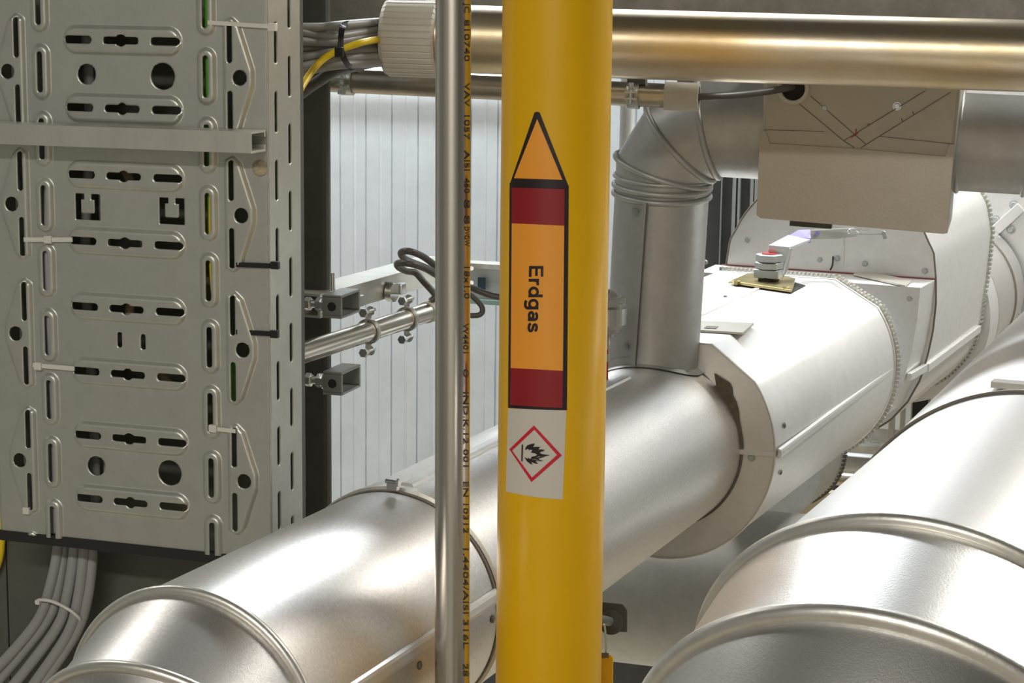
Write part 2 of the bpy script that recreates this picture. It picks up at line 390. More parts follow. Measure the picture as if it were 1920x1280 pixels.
tie([TP(397, 803, 3), TP(442, 808, 3)], .0030, 'tiew', 'short white cable tie beside the lower right hat pressing', [TP(400, 803, 3.6)])
b = MB(); b.box(TP(50, 957, 2.6), U2, UP, NT, .003, .0028, .002); solo(b, 'cable_tie', 'tiew', 'cut white tie end at the bottom left of the tray', 'cable tie', bevel=.001)
# panels behind the tray, post
b = MB()
pn = .072
def PB(px, py, w): return onplane(px, py, T0-NT*w, NT)
a_ = PB(7.5, 640, pn); c_ = T(110, 0, -72)
b.box(Vector(((a_.x+c_.x)/2, (a_.y+c_.y)/2, 1.35)), U2, NT, UP, abs((c_-a_).dot(U2))/2, .006, 1.35)
solo(b, 'cabinet_panel', 'panel', 'plain grey green sheet panel behind the cable tray', 'panel')
a2_ = PB(-260, 640, pn); c2_ = PB(4.5, 640, pn); b = MB()
b.box(Vector(((a2_.x+c2_.x)/2, (a2_.y+c2_.y)/2, 1.35)), U2, NT, UP, (c2_-a2_).length/2, .006, 1.35)
solo(b, 'cabinet_panel', 'panel', 'sliver of grey panel past the dark joint at the left edge', 'panel')
pl, pr = PB(535, 640, .25), PB(620, 640, .25)
b = MB(); mid = (pl+pr)/2; hw = (pr-pl).length/2
outl = []
b.box(Vector((mid.x, mid.y, 1.35))-NT*.006, U2, NT, UP, hw-.003, .006, 1.35)
solo(b, 'steel_post', 'darkp', 'dark grey square steel post right of the cable tray', 'post', bevel=.004)
# cables leaving the tray bottom
CB = [[(108, 940), (110, 1020), (93, 1105), (69, 1166), (0, 1247), (-60, 1300)], [(124, 940), (122, 1020), (108, 1109), (87, 1166), (8, 1264), (-40, 1315)],
      [(140, 940), (140, 1024), (126, 1117), (106, 1178), (32, 1276), (-20, 1330)], [(157, 940), (158, 1026), (146, 1125), (126, 1190), (65, 1280), (20, 1340)], [(168, 940), (173, 1030), (164, 1120), (143, 1185), (93, 1262), (50, 1330)]]
for i, c in enumerate(CB):
    b = MB(); b.path([TP(x, y, (-34, -32, -27, -24, -20, -20)[j]-(4 if i in (1, 4) else 0)) for j, (x, y) in enumerate(c)], .0045, N=14)
    solo(b, 'power_cable', 'cable', ['leftmost', 'second from left', 'middle', 'fourth from left', 'rightmost'][i]+' of the grey cables hanging out below the cable tray', 'cable', 'grey cables below the tray')
o = thing('cable_tie', 'white cable tie round the grey cables below the tray', 'cable tie', P(110, 1145, 1.51))
b = MB(); b.path([TP(x, y, w) for x, y, w in ((68, 1127, -24), (76, 1124, -19), (94, 1126, -18), (114, 1134, -18), (136, 1147, -19), (150, 1160, -24), (148, 1163, -33), (130, 1152, -36), (100, 1136, -36), (72, 1130, -33))], .0014, N=8, closed=True)
part(b, 'strap', 'tiew', o)
b = MB(); b.box(TP(72, 1128, -20), U2, UP, NT, .0018, .0018, .0018); part(b, 'head', 'tiew', o)
b = MB(); b.path([TP(x, y, -60) for x, y in ((-8, 940), (2, 985), (4, 1005), (0, 1045), (-12, 1080))], .0028, N=10); solo(b, 'yellow_cable', 'ycable', 'yellow cable peeping in at the left edge below the tray', 'cable')
# ============================================================ TOP: beam, cable bundle, steel pipes
bl, br = P(300, 40, 2.02), P(2500, 40, 1.95)
b = MB(); dirb = (br-bl); dirb.z = 0; dirb.normalize(); nb = UP.cross(dirb)
def zat(px, py, d): return P(px, py, d).z
zt, zb_ = zat(960, -420, 2.0), zat(960, 100, 2.0)  # beam's unseen upper part made tall to block lamp reflections on the pipe
mid = (bl+br)/2; b.box(Vector((mid.x, mid.y, (zt+zb_)/2))+nb*.06, dirb, nb, UP, .75, .05, (zt-zb_)/2)
solo(b, 'zinc_beam', 'beam', 'mottled grey galvanized beam running behind the upper steel pipe', 'beam')
# upper large steel pipe
ua, ub = P(900, 74.5, 1.70), P(1920, 105, 1.61); ud = (ub-ua).normalized(); ur_ = .0289
up_ = thing('steel_conduit', 'large horizontal stainless pipe across the top, tan stained', 'pipe', ua)
pa = onplane(806, 71, ua, ud.cross(UP).cross(ud)) if False else ua+ud*(-.052)
b = MB(); b.cyl(pa-ud*.0, ub+ud*.4, ur_, N=96, caps=(False, True)); part(b, 'pipe_body', 'steelb', up_)
# ribbed ferrule: from px 722 to 830
def along(px, a, d_):   # parameter along line a+t*d whose image has x = px
    lo, hi = -2., 2.
    def xx(t):
        q = a+d_*t-CAM; zc = -(q.dot(bz_)); return 960+F*q.dot(bx_)/zc
    for _ in range(50):
        m_ = (lo+hi)/2
        if xx(m_) < px: lo = m_
        else: hi = m_
    return lo
t0, t1 = along(727, ua, ud), along(824, ua, ud)
b = MB(); rings = []; NN = 216
for t, rr in ((t0, .0270), (t0, .0318), (t0+.0035, .0338), (t1, .0340), (t1+.002, .032), (t1+.002, .028)):
    pts = []
    for i, p in enumerate(ring(ua+ud*t, ud, rr, N=NN)):
        c = ua+ud*t; k = (i % 6)
        f_ = -.0008 if (k == 0 and rr > .033) else 0
        pts.append(p+(p-c).normalized()*f_)
    rings.append(pts)
b.loft(rings, caps=(False, False), smooth=False); part(b, 'ribbed_ferrule', 'ferrule', up_, 'ribbed beige plastic end cap')
b = MB(); b.loft([ring(ua+ud*(t0+.001), ud, .0272, N=40), ring(ua+ud*(t0+.03), ud, .0272, N=40)], caps=(False, True)); part(b, 'opening', 'dark', up_)
# cable bundle into the ferrule
def X4(l, dd, ext=True):
    return [P(540+x/4.571, y/4.571, d) for (x, y), d in zip(l, dd)]
BU = [([(-60, 250), (100, 235), (300, 232), (450, 215), (830, 185), (960, 190)], 'topmost'), ([(-60, 262), (100, 272), (250, 300), (430, 310), (830, 250), (960, 245)], 'second from top'),
      ([(-60, 350), (100, 350), (250, 365), (420, 358), (830, 290), (960, 290)], 'third from top'), ([(-60, 425), (100, 420), (250, 410), (430, 405), (830, 372), (960, 360)], 'middle'),
      ([(-60, 500), (100, 490), (250, 470), (430, 445), (830, 420), (960, 415)], 'fourth from bottom'), ([(-60, 600), (100, 575), (270, 535), (450, 500), (850, 480), (960, 475)], 'third from bottom'),
      ([(-60, 660), (100, 625), (290, 580), (470, 555), (850, 530), (960, 520)], 'lowest'),
      ([(-60, 560), (100, 540), (280, 500), (440, 475), (850, 450), (960, 440)], 'second from bottom')]
for i, (l, nm) in enumerate(BU):
    dd = [1.64, 1.645, 1.655, 1.66, 1.706, 1.722]
    l = l[:-1]+[(l[-1][0], min(l[-1][1], 455))]
    if i in (3, 7): dd = [d+.006 for d in dd]
    b = MB(); b.path(X4(l, dd), .0037, N=14); solo(b, 'bundled_cable', 'cable', nm+' grey cable of the bundle entering the ribbed ferrule', 'cable', 'grey cables of the upper bundle')
b = MB(); b.path([P(540+x/4.571, y/4.571, d) for x, y, d in ((60, 860, 1.60), (120, 740, 1.615), (190, 630, 1.63), (270, 535, 1.64), (350, 475, 1.645), (440, 430, 1.65), (520, 400, 1.655), (640, 362, 1.662), (740, 342, 1.68), (830, 332, 1.70), (960, 325, 1.72))], .0029, N=14)
solo(b, 'yellow_cable', 'ycable', 'bright yellow cable curving in front of the grey bundle', 'cable')
b = MB(); b.path([P(540+x/4.571, y/4.571, d) for x, y, d in ((40, 860, 1.65), (150, 770, 1.655), (270, 690, 1.665), (400, 610, 1.675), (600, 560, 1.70), (960, 480, 1.735))], .0050, N=14)
solo(b, 'bundled_cable', 'cabled', 'thick dark grey cable under the upper bundle', 'cable')
o = thing('cable_tie', 'black cable tie binding the upper grey bundle', 'cable tie', P(642, 90, 1.64))
b = MB(); pts = [P(540+x/4.571, y/4.571, d) for x, y, d in ((540, 205, 1.672), (500, 204, 1.66), (468, 230, 1.648), (455, 300, 1.642), (450, 380, 1.640), (462, 450, 1.640), (490, 520, 1.646), (525, 570, 1.658), (548, 578, 1.672))]
pts = catmull(pts, 5)
for p, q in zip(pts[:-1], pts[1:]): b.strip(p, q+(q-p)*.1, .0048, .0014, (CAM-p).normalized())
part(b, 'strap', 'tieb', o)
b = MB(); b.box(P(540+440/4.571, 445/4.571, 1.634), U2, UP, NT, .0036, .0040, .0022); part(b, 'head', 'tieb', o, bevel=.0006)
# lower thin conduit with clamps
la, lb = P(640, 151.5, 1.80), P(1247, 179.5, 1.745); ld_ = (lb-la).normalized()
lc = thing('steel_conduit', 'thin horizontal stainless conduit under the large upper pipe', 'pipe', la)
b = MB(); b.cyl(la-ld_*.015, lb+ld_*.01, .0106, N=48); part(b, 'pipe_body', 'steeld', lc)
b = MB(); b.cyl(lb-ld_*.0, lb+ld_*.030, .0124, N=48, caps=(True, False)); b.loft([ring(lb+ld_*.030, ld_, .0124, N=48), ring(lb+ld_*.030, ld_, .0098, N=48), ring(lb+ld_*.020, ld_, .0098, N=48)], caps=(False, False), smooth=False)
part(b, 'end_sleeve', 'ferrule', lc, 'beige plastic end sleeve')
b = MB(); b.cyl(lb+ld_*.0195, lb+ld_*.0205, .0098, N=32); part(b, 'opening', 'dark', lc)
b = MB(); b.lathe(la-ld_*.030, ld_, [(0, .0118), (.016, .0118), (.016, .0108)], N=40); part(b, 'end_sleeve', 'ferrule', lc, 'beige plastic end sleeve')
def clamp(name, c, ax, r, label, upn=UP, grp='pipe clamps', posts=True, side=None, w=.011):
    o = thing(name, label, 'pipe clamp', c, grp); ax = ax.normalized()
    up2 = (upn-ax*upn.dot(ax)).normalized(); sd = ax.cross(up2).normalized()
    if sd.y > 0: sd = -sd          # towards the viewer
    b = MB(); b.loft([ring(c+ax*(-w/2), ax, r+.0004, N=40), ring(c+ax*(-w/2), ax, r+.0022, N=40), ring(c+ax*(w/2), ax, r+.0022, N=40), ring(c+ax*(w/2), ax, r+.0004, N=40)], caps=(False, False), smooth=False)
    part(b, 'band', 'zinc', o)
    if side is None:
        ear = sd; q = up2
    else: ear, q = side
    for s in ((1,) if side is None else (-1, 1)):
        e0 = c+ear*(r+.006)*s
        b = MB(); b.box(e0+q*.0028, ax, ear, q, w/2, .006, .0007); b.box(e0-q*.0028, ax, ear, q, w/2, .006, .0007); part(b, 'clamp_ear', 'zinc', o)
        e1 = c+ear*(r+.0085)*s
        b = MB(); b.cyl(e1-q*.009, e1+q*.011, .0019, N=12); b.hexa(e1-q*.0075, -q, .0042, .0035); b.lathe(e1+q*.0035, q, [(0, .0042), (.001, .0042), (.001, .0035), (.004, .0030)], N=14)
        part(b, 'clamp_bolt', 'chrome', o)
    return o
for px, lab in ((652, 'pipe clamp on the thin conduit below the cable bundle'), (1188, 'pipe clamp on the thin conduit right of the yellow pipe')):
    t = along(px, la, ld_); c = la+ld_*t; o = clamp('pipe_clamp', c, ld_, .0106, lab)
    b = MB(); b.box(c+UP*.021+ld_*.003, ld_, UP, ld_.cross(UP), .008, .012, .007); part(b, 'clamp_post', 'darkp', o)
b = MB(); b.path([lb+ld_*.015-UP*.001, P(1330, 181, 1.74), P(1380, 178, 1.76), P(1440, 171, 1.80), P(1485, 163, 1.81), P(1510, 160, 1.86)], .0034, N=14)
solo(b, 'control_cable', 'cabled', 'dark grey cable from the thin conduit into the sheet metal box', 'cable')
# ============================================================ YELLOW GAS PIPE
ya = P(1045.5, 0, 1.27); yb = P(1028, 1280, 1.27*208/198.5); yd = (ya-yb).normalized(); yr = 103.6*1.27/F
gp = thing('gas_pipe', 'thick vertical yellow gas pipe with an orange arrow label', 'pipe', yb)
b = MB(); b.cyl(yb-yd*.5, ya+yd*.35, yr, N=128); part(b, 'pipe_body', 'yellow', gp)
def oncyl(px, py, c, ax, r):
    ax = ax.normalized(); d = ray(px, py); o = CAM-c
    d2 = d-ax*d.dot(ax); o2 = o-ax*o.dot(ax)
    A = d2.dot(d2); B = 2*d2.dot(o2); C = o2.dot(o2)-r*r; D = B*B-4*A*C
    t = (-B-math.sqrt(max(D, 0)))/(2*A); return CAM+d*t
def YC(px, py, off): return oncyl(px, py, yb, yd, yr+off)
def patch(quad, off, nx=18, ny=24):     # quad: TL, TR, BR, BL in picture points, laid on the pipe surface
    b = MB(); vs = []
    for j in range(ny+1):
        for i in range(nx+1):
            s, t = i/nx, j/ny
            x = (quad[0][0]*(1-s)+quad[1][0]*s)*(1-t)+(quad[3][0]*(1-s)+quad[2][0]*s)*t
            y = (quad[0][1]*(1-s)+quad[1][1]*s)*(1-t)+(quad[3][1]*(1-s)+quad[2][1]*s)*t
            # label edges follow the pipe: slight sag
            y += (quad[4] if len(quad) > 4 else 0)*(1-(2*s-1)**2)*t
            vs.append(YC(x, y, off))
    fs = [(j*(nx+1)+i, (j+1)*(nx+1)+i, (j+1)*(nx+1)+i+1, j*(nx+1)+i+1) for j in range(ny) for i in range(nx)]
    return b.add(vs, fs, True)
def polypatch(pts, off, sub=6):
    out = []
    for i in range(len(pts)):
        (x0, y0), (x1, y1) = pts[i], pts[(i+1) % len(pts)]
        for k in range(sub): t = k/sub; out.append((x0+(x1-x0)*t, y0+(y1-y0)*t))
    return MB().add([YC(x, y, off) for x, y in out], [tuple(range(len(out)))[::-1]], False)
lab = part(patch([(955.5, 343), (1066.5, 347.5), (1063, 768.5), (952.5, 764), 1.2], .0003), 'marker_label', 'black', gp, 'black bordered orange arrow sticker')
tip = [(1001, 213), (1007, 209.5), (1013, 213), (1066.5, 350), (955.5, 346)]
b = MB(); NJ = 20
vs = []
for j in range(NJ+1):
    t = j/NJ; xl = 1002+(955.5-1002)*t; xr = 1012+(1066.5-1012)*t; yl = 211+(346-211)*t; yr_ = 211+(350-211)*t
    for i in range(9): s = i/8; vs.append(YC(xl+(xr-xl)*s, yl+(yr_-yl)*s-(1.5*(1-(2*s-1)**2)*(1-t)), .0003))
b.add(vs, [(j*9+i, (j+1)*9+i, (j+1)*9+i+1, j*9+i+1) for j in range(NJ) for i in range(8)]); part(b, 'arrow_border', 'black', lab)
b = MB(); vs = []
for j in range(NJ+1):
    t = j/NJ; xl = 1007+(963.5-1007)*t; xr = 1007.4+(1054.5-1007.4)*t; y = 223.5+(335.5-223.5)*t
    for i in range(9): s = i/8; vs.append(YC(xl+(xr-xl)*s, y+3*(s-.5)*t, .0006))
b.add(vs, [(j*9+i, (j+1)*9+i, (j+1)*9+i+1, j*9+i+1) for j in range(NJ) for i in range(8)]); part(b, 'arrow_tip', 'orange', lab)
part(patch([(959.5, 351.5), (1058.5, 354.5), (1058, 423), (959.5, 418.5)], .0006, 12, 6), 'upper_red_band', 'red', lab)
part(patch([(959.5, 418.5), (1058, 423), (1055.5, 695), (957.5, 689.5)], .0006, 12, 20), 'orange_field', 'orange', lab)
part(patch([(957.5, 689.5), (1055.5, 695), (1054.5, 764), (956, 758.5), 1], .0006, 12, 6), 'lower_red_band', 'red', lab)
hz = part(patch([(952.5, 765.5), (1062, 769.5), (1055, 936), (948.5, 921), 2.5], .0002), 'hazard_label', 'white', gp, 'white sticker with a red flame diamond')
def zp(x, y): return (930+x/7.527, 780+y/7.527)
D4 = [(535, 130), (930, 552), (500, 930), (187, 466)]; D4i = [(540, 190), (862, 547), (507, 866), (224, 484)]
for i in range(4):
    j = (i+1) % 4; q = [zp(*D4[i]), zp(*D4[j]), zp(*D4i[j]), zp(*D4i[i])]
    if i == 0: allb = MB()
    vs = []; n = 10
    for k in range(n+1):
        t = k/n
        vs.append(YC(q[0][0]*(1-t)+q[1][0]*t, q[0][1]*(1-t)+q[1][1]*t, .0005)); vs.append(YC(q[3][0]*(1-t)+q[2][0]*t, q[3][1]*(1-t)+q[2][1]*t, .0005))
    allb.add(vs, [(2*k, 2*k+1, 2*k+3, 2*k+2) for k in range(n)])
part(allb, 'red_diamond', 'redb', hz)
FL = [(410, 480), (418, 440), (440, 412), (480, 397), (520, 388), (552, 387), (535, 410), (522, 437), (560, 432), (625, 433), (608, 450), (600, 468), (650, 468), (692, 476), (665, 495), (625, 505), (622, 522), (650, 535), (700, 542), (762, 550), (700, 565), (650, 585), (605, 598), (612, 615), (640, 622), (672, 630), (620, 635), (570, 630), (560, 642), (580, 655), (600, 668), (560, 670), (520, 655), (500, 650), (505, 668), (518, 685), (480, 672), (440, 640), (415, 605), (402, 572), (430, 595), (445, 600), (452, 583), (470, 598), (490, 603), (498, 575), (520, 568), (550, 565), (580, 545), (550, 525), (500, 515), (488, 507), (510, 490), (505, 475), (482, 470), (462, 487), (462, 465), (440, 462)]
import bmesh
def tri_poly(pts, off, f=lambda x, y: (x, y), surf=YC):
    bm = bmesh.new(); v = [bm.verts.new((x, -y, 0)) for x, y in pts]; bm.faces.new(v); bmesh.ops.triangulate(bm, faces=bm.faces[:], ngon_method='EAR_CLIP')
    b = MB(); idx = {q: i for i, q in enumerate(bm.verts)}
    b.add([surf(*f(q.co.x, -q.co.y), off) for q in bm.verts], [tuple(idx[q] for q in fc.verts) for fc in bm.faces], False); bm.free(); return b
b = tri_poly(FL, .0005, zp); b2 = tri_poly([(362, 400), (382, 402), (374, 638), (354, 636)], .0005, zp); b.add(b2.v, b2.f, False)
part(b, 'flame_symbol', 'black', hz)
def lettering(txt, y0, y1, xbase, xcap, surf, off, name, m, parent, bold=0.0, tiltx=0.0):
    cu = bpy.data.curves.new('lettering', 'FONT'); cu.body = txt; cu.size = 1; cu.offset = bold; cu.resolution_u = 3
    ob = bpy.data.objects.new('lettering', cu); COL.objects.link(ob); bpy.context.view_layer.update()
    me = bpy.data.meshes.new_from_object(ob.evaluated_get(bpy.context.evaluated_depsgraph_get()))
    xs = [v.co.x for v in me.vertices]; x0, x1 = min(xs), max(xs); cap = .70
    vs = []
    for v in me.vertices:
        s = (v.co.x-x0)/(x1-x0); py = y0+(y1-y0)*s; px = xbase+(xcap-xbase)*(v.co.y/cap)+tiltx*(s-.5); vs.append(surf(px, py, off))
    b = MB(); b.add(vs, [tuple(p.vertices) for p in me.polygons], False)
    bpy.data.objects.remove(ob); bpy.data.curves.remove(cu); bpy.data.meshes.remove(me)
    return part(b, name, m, parent)
def ell(cx, cy, rx, ry, a0, a1, n=20): return [(cx+rx*math.cos(R_(a0+(a1-a0)*k/n)), cy+ry*math.sin(R_(a0+(a1-a0)*k/n))) for k in range(n+1)]
GL = {'E': ([[(.065, 0), (.065, .72)], [(.02, .655), (.50, .655)], [(.02, .375), (.46, .375)], [(.02, .065), (.51, .065)]], .60),
      'r': ([[(.065, 0), (.065, .52)], [(.065, .27), (.085, .37), (.14, .43), (.21, .455), (.30, .455)]], .36),
      'd': ([ell(.25, .26, .185, .20, 0, 360), [(.435, 0), (.435, .72)]], .57),
      'g': ([ell(.25, .26, .185, .20, 0, 360), [(.435, .52), (.435, -.02), (.41, -.09), (.35, -.135), (.25, -.15), (.15, -.135), (.085, -.09)]], .57),
      'a': ([ell(.215, .165, .15, .105, 0, 360), [(.405, 0), (.405, .35), (.375, .42), (.30, .455), (.22, .458), (.14, .43), (.09, .36)]], .53),
      's': ([[(.41, .36), (.36, .43), (.24, .46), (.13, .43), (.095, .36), (.14, .30), (.24, .27), (.34, .24), (.405, .19), (.405, .12), (.34, .07), (.23, .055), (.11, .085), (.06, .16)]], .47)}
b = MB(); X_ = 0; sw = .066
tot_ = sum(GL[c][1] for c in 'Erdgas')-.06
def lmap(x, y): f_ = x/tot_; return YC(990.5+(1017.5-990.5)*y/.72-3*(f_-.5), 498.5+122*f_, .0008)
for ch in 'Erdgas':
    for pl_ in GL[ch][0]:
        pl_ = [(p[0]+(q[0]-p[0])*k/8, p[1]+(q[1]-p[1])*k/8) for p, q in zip(pl_[:-1], pl_[1:]) for k in range(8)]+[pl_[-1]] if len(pl_) < 8 else pl_
        n = len(pl_); L_ = []; R2 = []
        for k in range(n):
            closed = pl_[0] == pl_[-1] or (abs(pl_[0][0]-pl_[-1][0]) < 1e-6 and abs(pl_[0][1]-pl_[-1][1]) < 1e-6)
            a = pl_[k-1] if k > 0 else (pl_[-2] if closed else pl_[0]); c = pl_[k+1] if k < n-1 else (pl_[1] if closed else pl_[-1])
            dx, dy = c[0]-a[0], c[1]-a[1]; q = math.hypot(dx, dy); nx_, ny_ = -dy/q*sw, dx/q*sw
            L_.append(lmap(X_+pl_[k][0]+nx_, pl_[k][1]+ny_)); R2.append(lmap(X_+pl_[k][0]-nx_, pl_[k][1]-ny_))
        b.add(L_+R2, [(k, k+1, n+k+1, n+k) for k in range(n-1)], False)
    X_ += GL[ch][1]
part(b, 'lettering', 'black', lab)
# ============================================================ VERTICAL STEEL PIPE
sa = P(850, 0, 1.25); sb = P(847.6, 1280, 1.25*67.6/65.2); sdir = (sa-sb).normalized(); sr = 33.6*1.25/F
vp_ = thing('steel_pipe', 'slim vertical stainless pipe left of the yellow pipe, printed along its side', 'pipe', sb)
b = MB(); b.cyl(sb-sdir*.5, sa+sdir*.35, sr, N=96); part(b, 'pipe_body', 'steel', vp_)
def SC(px, py, off): return oncyl(px, py, sb, sdir, sr+off)
ink = mat('print_ink', (.09, .07, .06), 0, .5); MT['ink'] = ink
for txt, y0, y1 in (('JC', 5, 24), ('810740', 37, 115), ('VAV', 155, 200), ('1057', 216, 262), ('AISI', 282, 320), ('450', 334, 362), ('8 8', 374, 420), ('DVGW', 425, 462), ('18x1.0', 500, 560), ('W4401', 606, 662), ('O', 692, 707), ('IND.K.12', 735, 832), ('001', 842, 875), ('EN 10312', 903, 1000), ('1.4404/AISI 316L', 1028, 1216), ('28', 1244, 1268)):
    lettering(txt, y0, y1, 870 if y0 > 600 else 872, 879.2 if y0 > 600 else 881.6, SC, .0005, 'printing', 'ink', vp_, .005)
# ============================================================ BIG PIPE A, with everything on its axis
cA = P(1129, 893.2, 1.836); RA = .0847
def AX(s, a=0, bb=0): return cA+U1*s+HP*a+UP*bb
def tl(th, h=0): v = U1*math.cos(th)+UP*math.sin(th)+HP*h; return v.normalized()
pA = thing('insulated_pipe', 'long aluminium clad insulated pipe running from the lower left to behind the yellow pipe', 'pipe', AX(-.4, 0, -RA))
n2 = tl(.0389, -.0267); c2 = AX(-.696)
w3 = tl(.589); c3 = c2-w3*.03; n3 = tl(.511, -.0488)
w4 = tl(.95); c4 = c3-w4*.075; n4 = tl(1.2); w5 = tl(1.5); c5 = c4-w5*.5
rA2 = ring(c2, U1, RA, n2, 128, e1=HP); rA3 = ring(c3, w3, RA, n3, 128, e1=HP)
s1_ = -.4206
b = MB(); b.loft([ring(AX(s1_+.006), U1, RA, N=128, e1=HP), ring(AX(.22), U1, RA, N=128, e1=HP)], caps=(False, False)); part(b, 'cladding', 'jacket', pA)
b = MB(); b.loft([rA2, ring(AX(s1_-.004), U1, RA-.001, N=128, e1=HP)], caps=(False, False)); part(b, 'cladding', 'jacket', pA)
b = MB(); b.loft([rA3, ring(c2, U1, RA-.0015, n2, 128, e1=HP)], caps=(False, False)); part(b, 'elbow_gore', 'jacket', pA)
b = MB(); b.loft([ring(c5, w5, RA, N=128, e1=HP), ring(c4, w4, RA, n4, 128, e1=HP), ring(c3, w3, RA-.0015, n3, 128, e1=HP)], caps=(False, False)); part(b, 'elbow_gore', 'jacket', pA)
def bead(parent, rp, r=.0035, m='bead', name='swage_bead', N=10):
    b = MB(); b.path(rp, r, N=N, sub=1, closed=True); return part(b, name, m, parent)
bead(pA, ring(c2, U1, RA+.0005, n2, 96, e1=HP), .0034); bead(pA, ring(c3, w3, RA+.0005, n3, 96, e1=HP), .0036)
# joint band at s1 with dark gap
def band(parent, s, R, w, h, m, name, a=0, bb=0):
    b = MB(); c = AX(s, a, bb)
    b.loft([ring(c+U1*(-w/2), U1, R, N=128, e1=HP), ring(c+U1*(-w/2+.001), U1, R+h, N=128, e1=HP), ring(c+U1*(w/2-.001), U1, R+h, N=128, e1=HP), ring(c+U1*(w/2), U1, R, N=128, e1=HP)], caps=(False, False), smooth=False)
    return part(b, name, m, parent)
band(pA, s1_-.0065, RA-.0005, .004, .0006, 'seam', 'joint_gap')
band(pA, s1_+.001, RA-.001, .007, .0026, 'bead', 'joint_band')
# little latch on the band
k = oncyl(737, 916, cA, U1, RA+.003); nk = (k-AX((k-cA).dot(U1))).normalized()
b = MB(); b.box(k+nk*.002, U1, nk.cross(U1), nk, .0025, .004, .0025); b.cyl(k+nk*.005-U1.cross(nk)*.006, k+nk*.005+U1.cross(nk)*.003, .0016, N=12); b.hexa(k+nk*.005+U1.cross(nk)*.003, U1.cross(nk), .0030, .002); part(b, 'band_screw', 'chrome', pA)
def axstrip(parent, s0, s1, ang, R, w, h, m, name, a=0, bb=0):   # ridge along the pipe at an angle from the right (HP) upwards
    nr = HP*math.cos(ang)+UP*math.sin(ang); tg = HP*(-math.sin(ang))+UP*math.cos(ang)
    pr = [(-w/2, -.0005), (-w/2*.8, h*.8), (-w*.2, h), (w*.2, h), (w/2*.8, h*.8), (w/2, -.0005)]
    b = MB(); b.loft([[AX(s, a, bb)+nr*(R+q)+tg*t for t, q in pr] for s in (s0, s1)], smooth=False); return part(b, name, m, parent)
def angA(px, py, R=RA):
    k = oncyl(px, py, cA, U1, R)-cA; return math.atan2(k.dot(UP), k.dot(HP))
axstrip(pA, s1_+.01, .05, angA(870, 857), RA, .012, .0022, 'plain', 'seam_strip')
axstrip(pA, -.69, s1_-.008, angA(814, 1194), RA, .011, .0028, 'plain', 'seam_strip')
axstrip(pA, s1_+.01, -.24, angA(927, 1128), RA, .011, .0028, 'plain', 'seam_strip')
for px, py in ((788, 1247), (925, 1160)):
    k = oncyl(px, py, cA, U1, RA); nk = (k-AX((k-cA).dot(U1))).normalized(); screw(pA, k-nk*.0003, nk, .0022, .001, 'seam', 'rivet')
# ------------------------------------------------------------ riser duct, elbow, horizontal duct
r0, r1 = P(1221, 705, 1.965), P(1238, 385, 1.918); rdv = (r1-r0).normalized(); rr = .0455
rs = thing('riser_duct', 'round sheet metal duct rising from the insulated pipe and bending right', 'duct', r0)
h0, h1 = P(1345, 240, 1.895), P(1862, 268, 1.835); hd = (h1-h0).normalized()
# corner polyline with mitres
top = r0+rdv*((r1-r0).length+.006)
cor = None
# intersection (nearest) of the riser axis and the duct axis
A_, B_ = r0, h0; u_, v_ = rdv, hd; w0 = A_-B_; a_ = u_.dot(u_); bb_ = u_.dot(v_); c_ = v_.dot(v_); d_ = u_.dot(w0); e_ = v_.dot(w0)
sc_ = (bb_*e_-c_*d_)/(a_*c_-bb_*bb_); tc_ = (a_*e_-bb_*d_)/(a_*c_-bb_*bb_); cor = (A_+u_*sc_+B_+v_*tc_)/2
rb = .058
s0p = cor-rdv*rb; e0p = cor+hd*rb; cc = s0p+hd*rb      # centre of the bend
def arc(t): return cc-hd*(rb*math.cos(t))+rdv*(rb*math.sin(t))
ts = [R_(15), R_(45), R_(75)]; vert = []
# polyline vertices of tangent segments
dirs = [R_(0), R_(30), R_(60), R_(90)]
def tdir(t): return (rdv*math.cos(t)+hd*math.sin(t)).normalized()
k = rb/math.cos(R_(15))
vs_ = [cc-hd*(k*math.cos(t))+rdv*(k*math.sin(t)) for t in ts]
e1r = HP
seamr = [ring(r0-UP*.03, rdv, rr, N=64, e1=e1r)]
nrm_el = rdv.cross(hd).normalized()
def mring(c, ax, R, n=None, N=64): return ring(c, ax, R, n, N, e1=nrm_el)
b = MB(); b.loft([mring(r0-rdv*.045, rdv, rr), mring(s0p-rdv*.008, rdv, rr)], caps=(False, False)); part(b, 'duct_pipe', 'duct', rs)
sects = []
prev = mring(s0p-rdv*.012, rdv, rr-.0005)
for i, t in enumerate(ts):
    nxt = mring(vs_[i], tdir(dirs[i]), rr, tdir(t)); b = MB(); b.loft([prev, nxt], caps=(False, False)); part(b, 'elbow_gore', 'duct', rs)
    bead(rs, mring(vs_[i], tdir(dirs[i]), rr+.0006, tdir(t)), .0030, 'duct')
    prev = mring(vs_[i], tdir(dirs[i+1]), rr-.0004, tdir(t))
b = MB(); b.loft([prev, mring(h1+hd*.6, hd, rr)], caps=(False, False)); part(b, 'duct_pipe', 'duct', rs)
for z_, q in ((.000, .0028), (-.008, .0028), (.009, .002)): bead(rs, mring(s0p+rdv*z_, rdv, rr+.0008), q, 'duct')
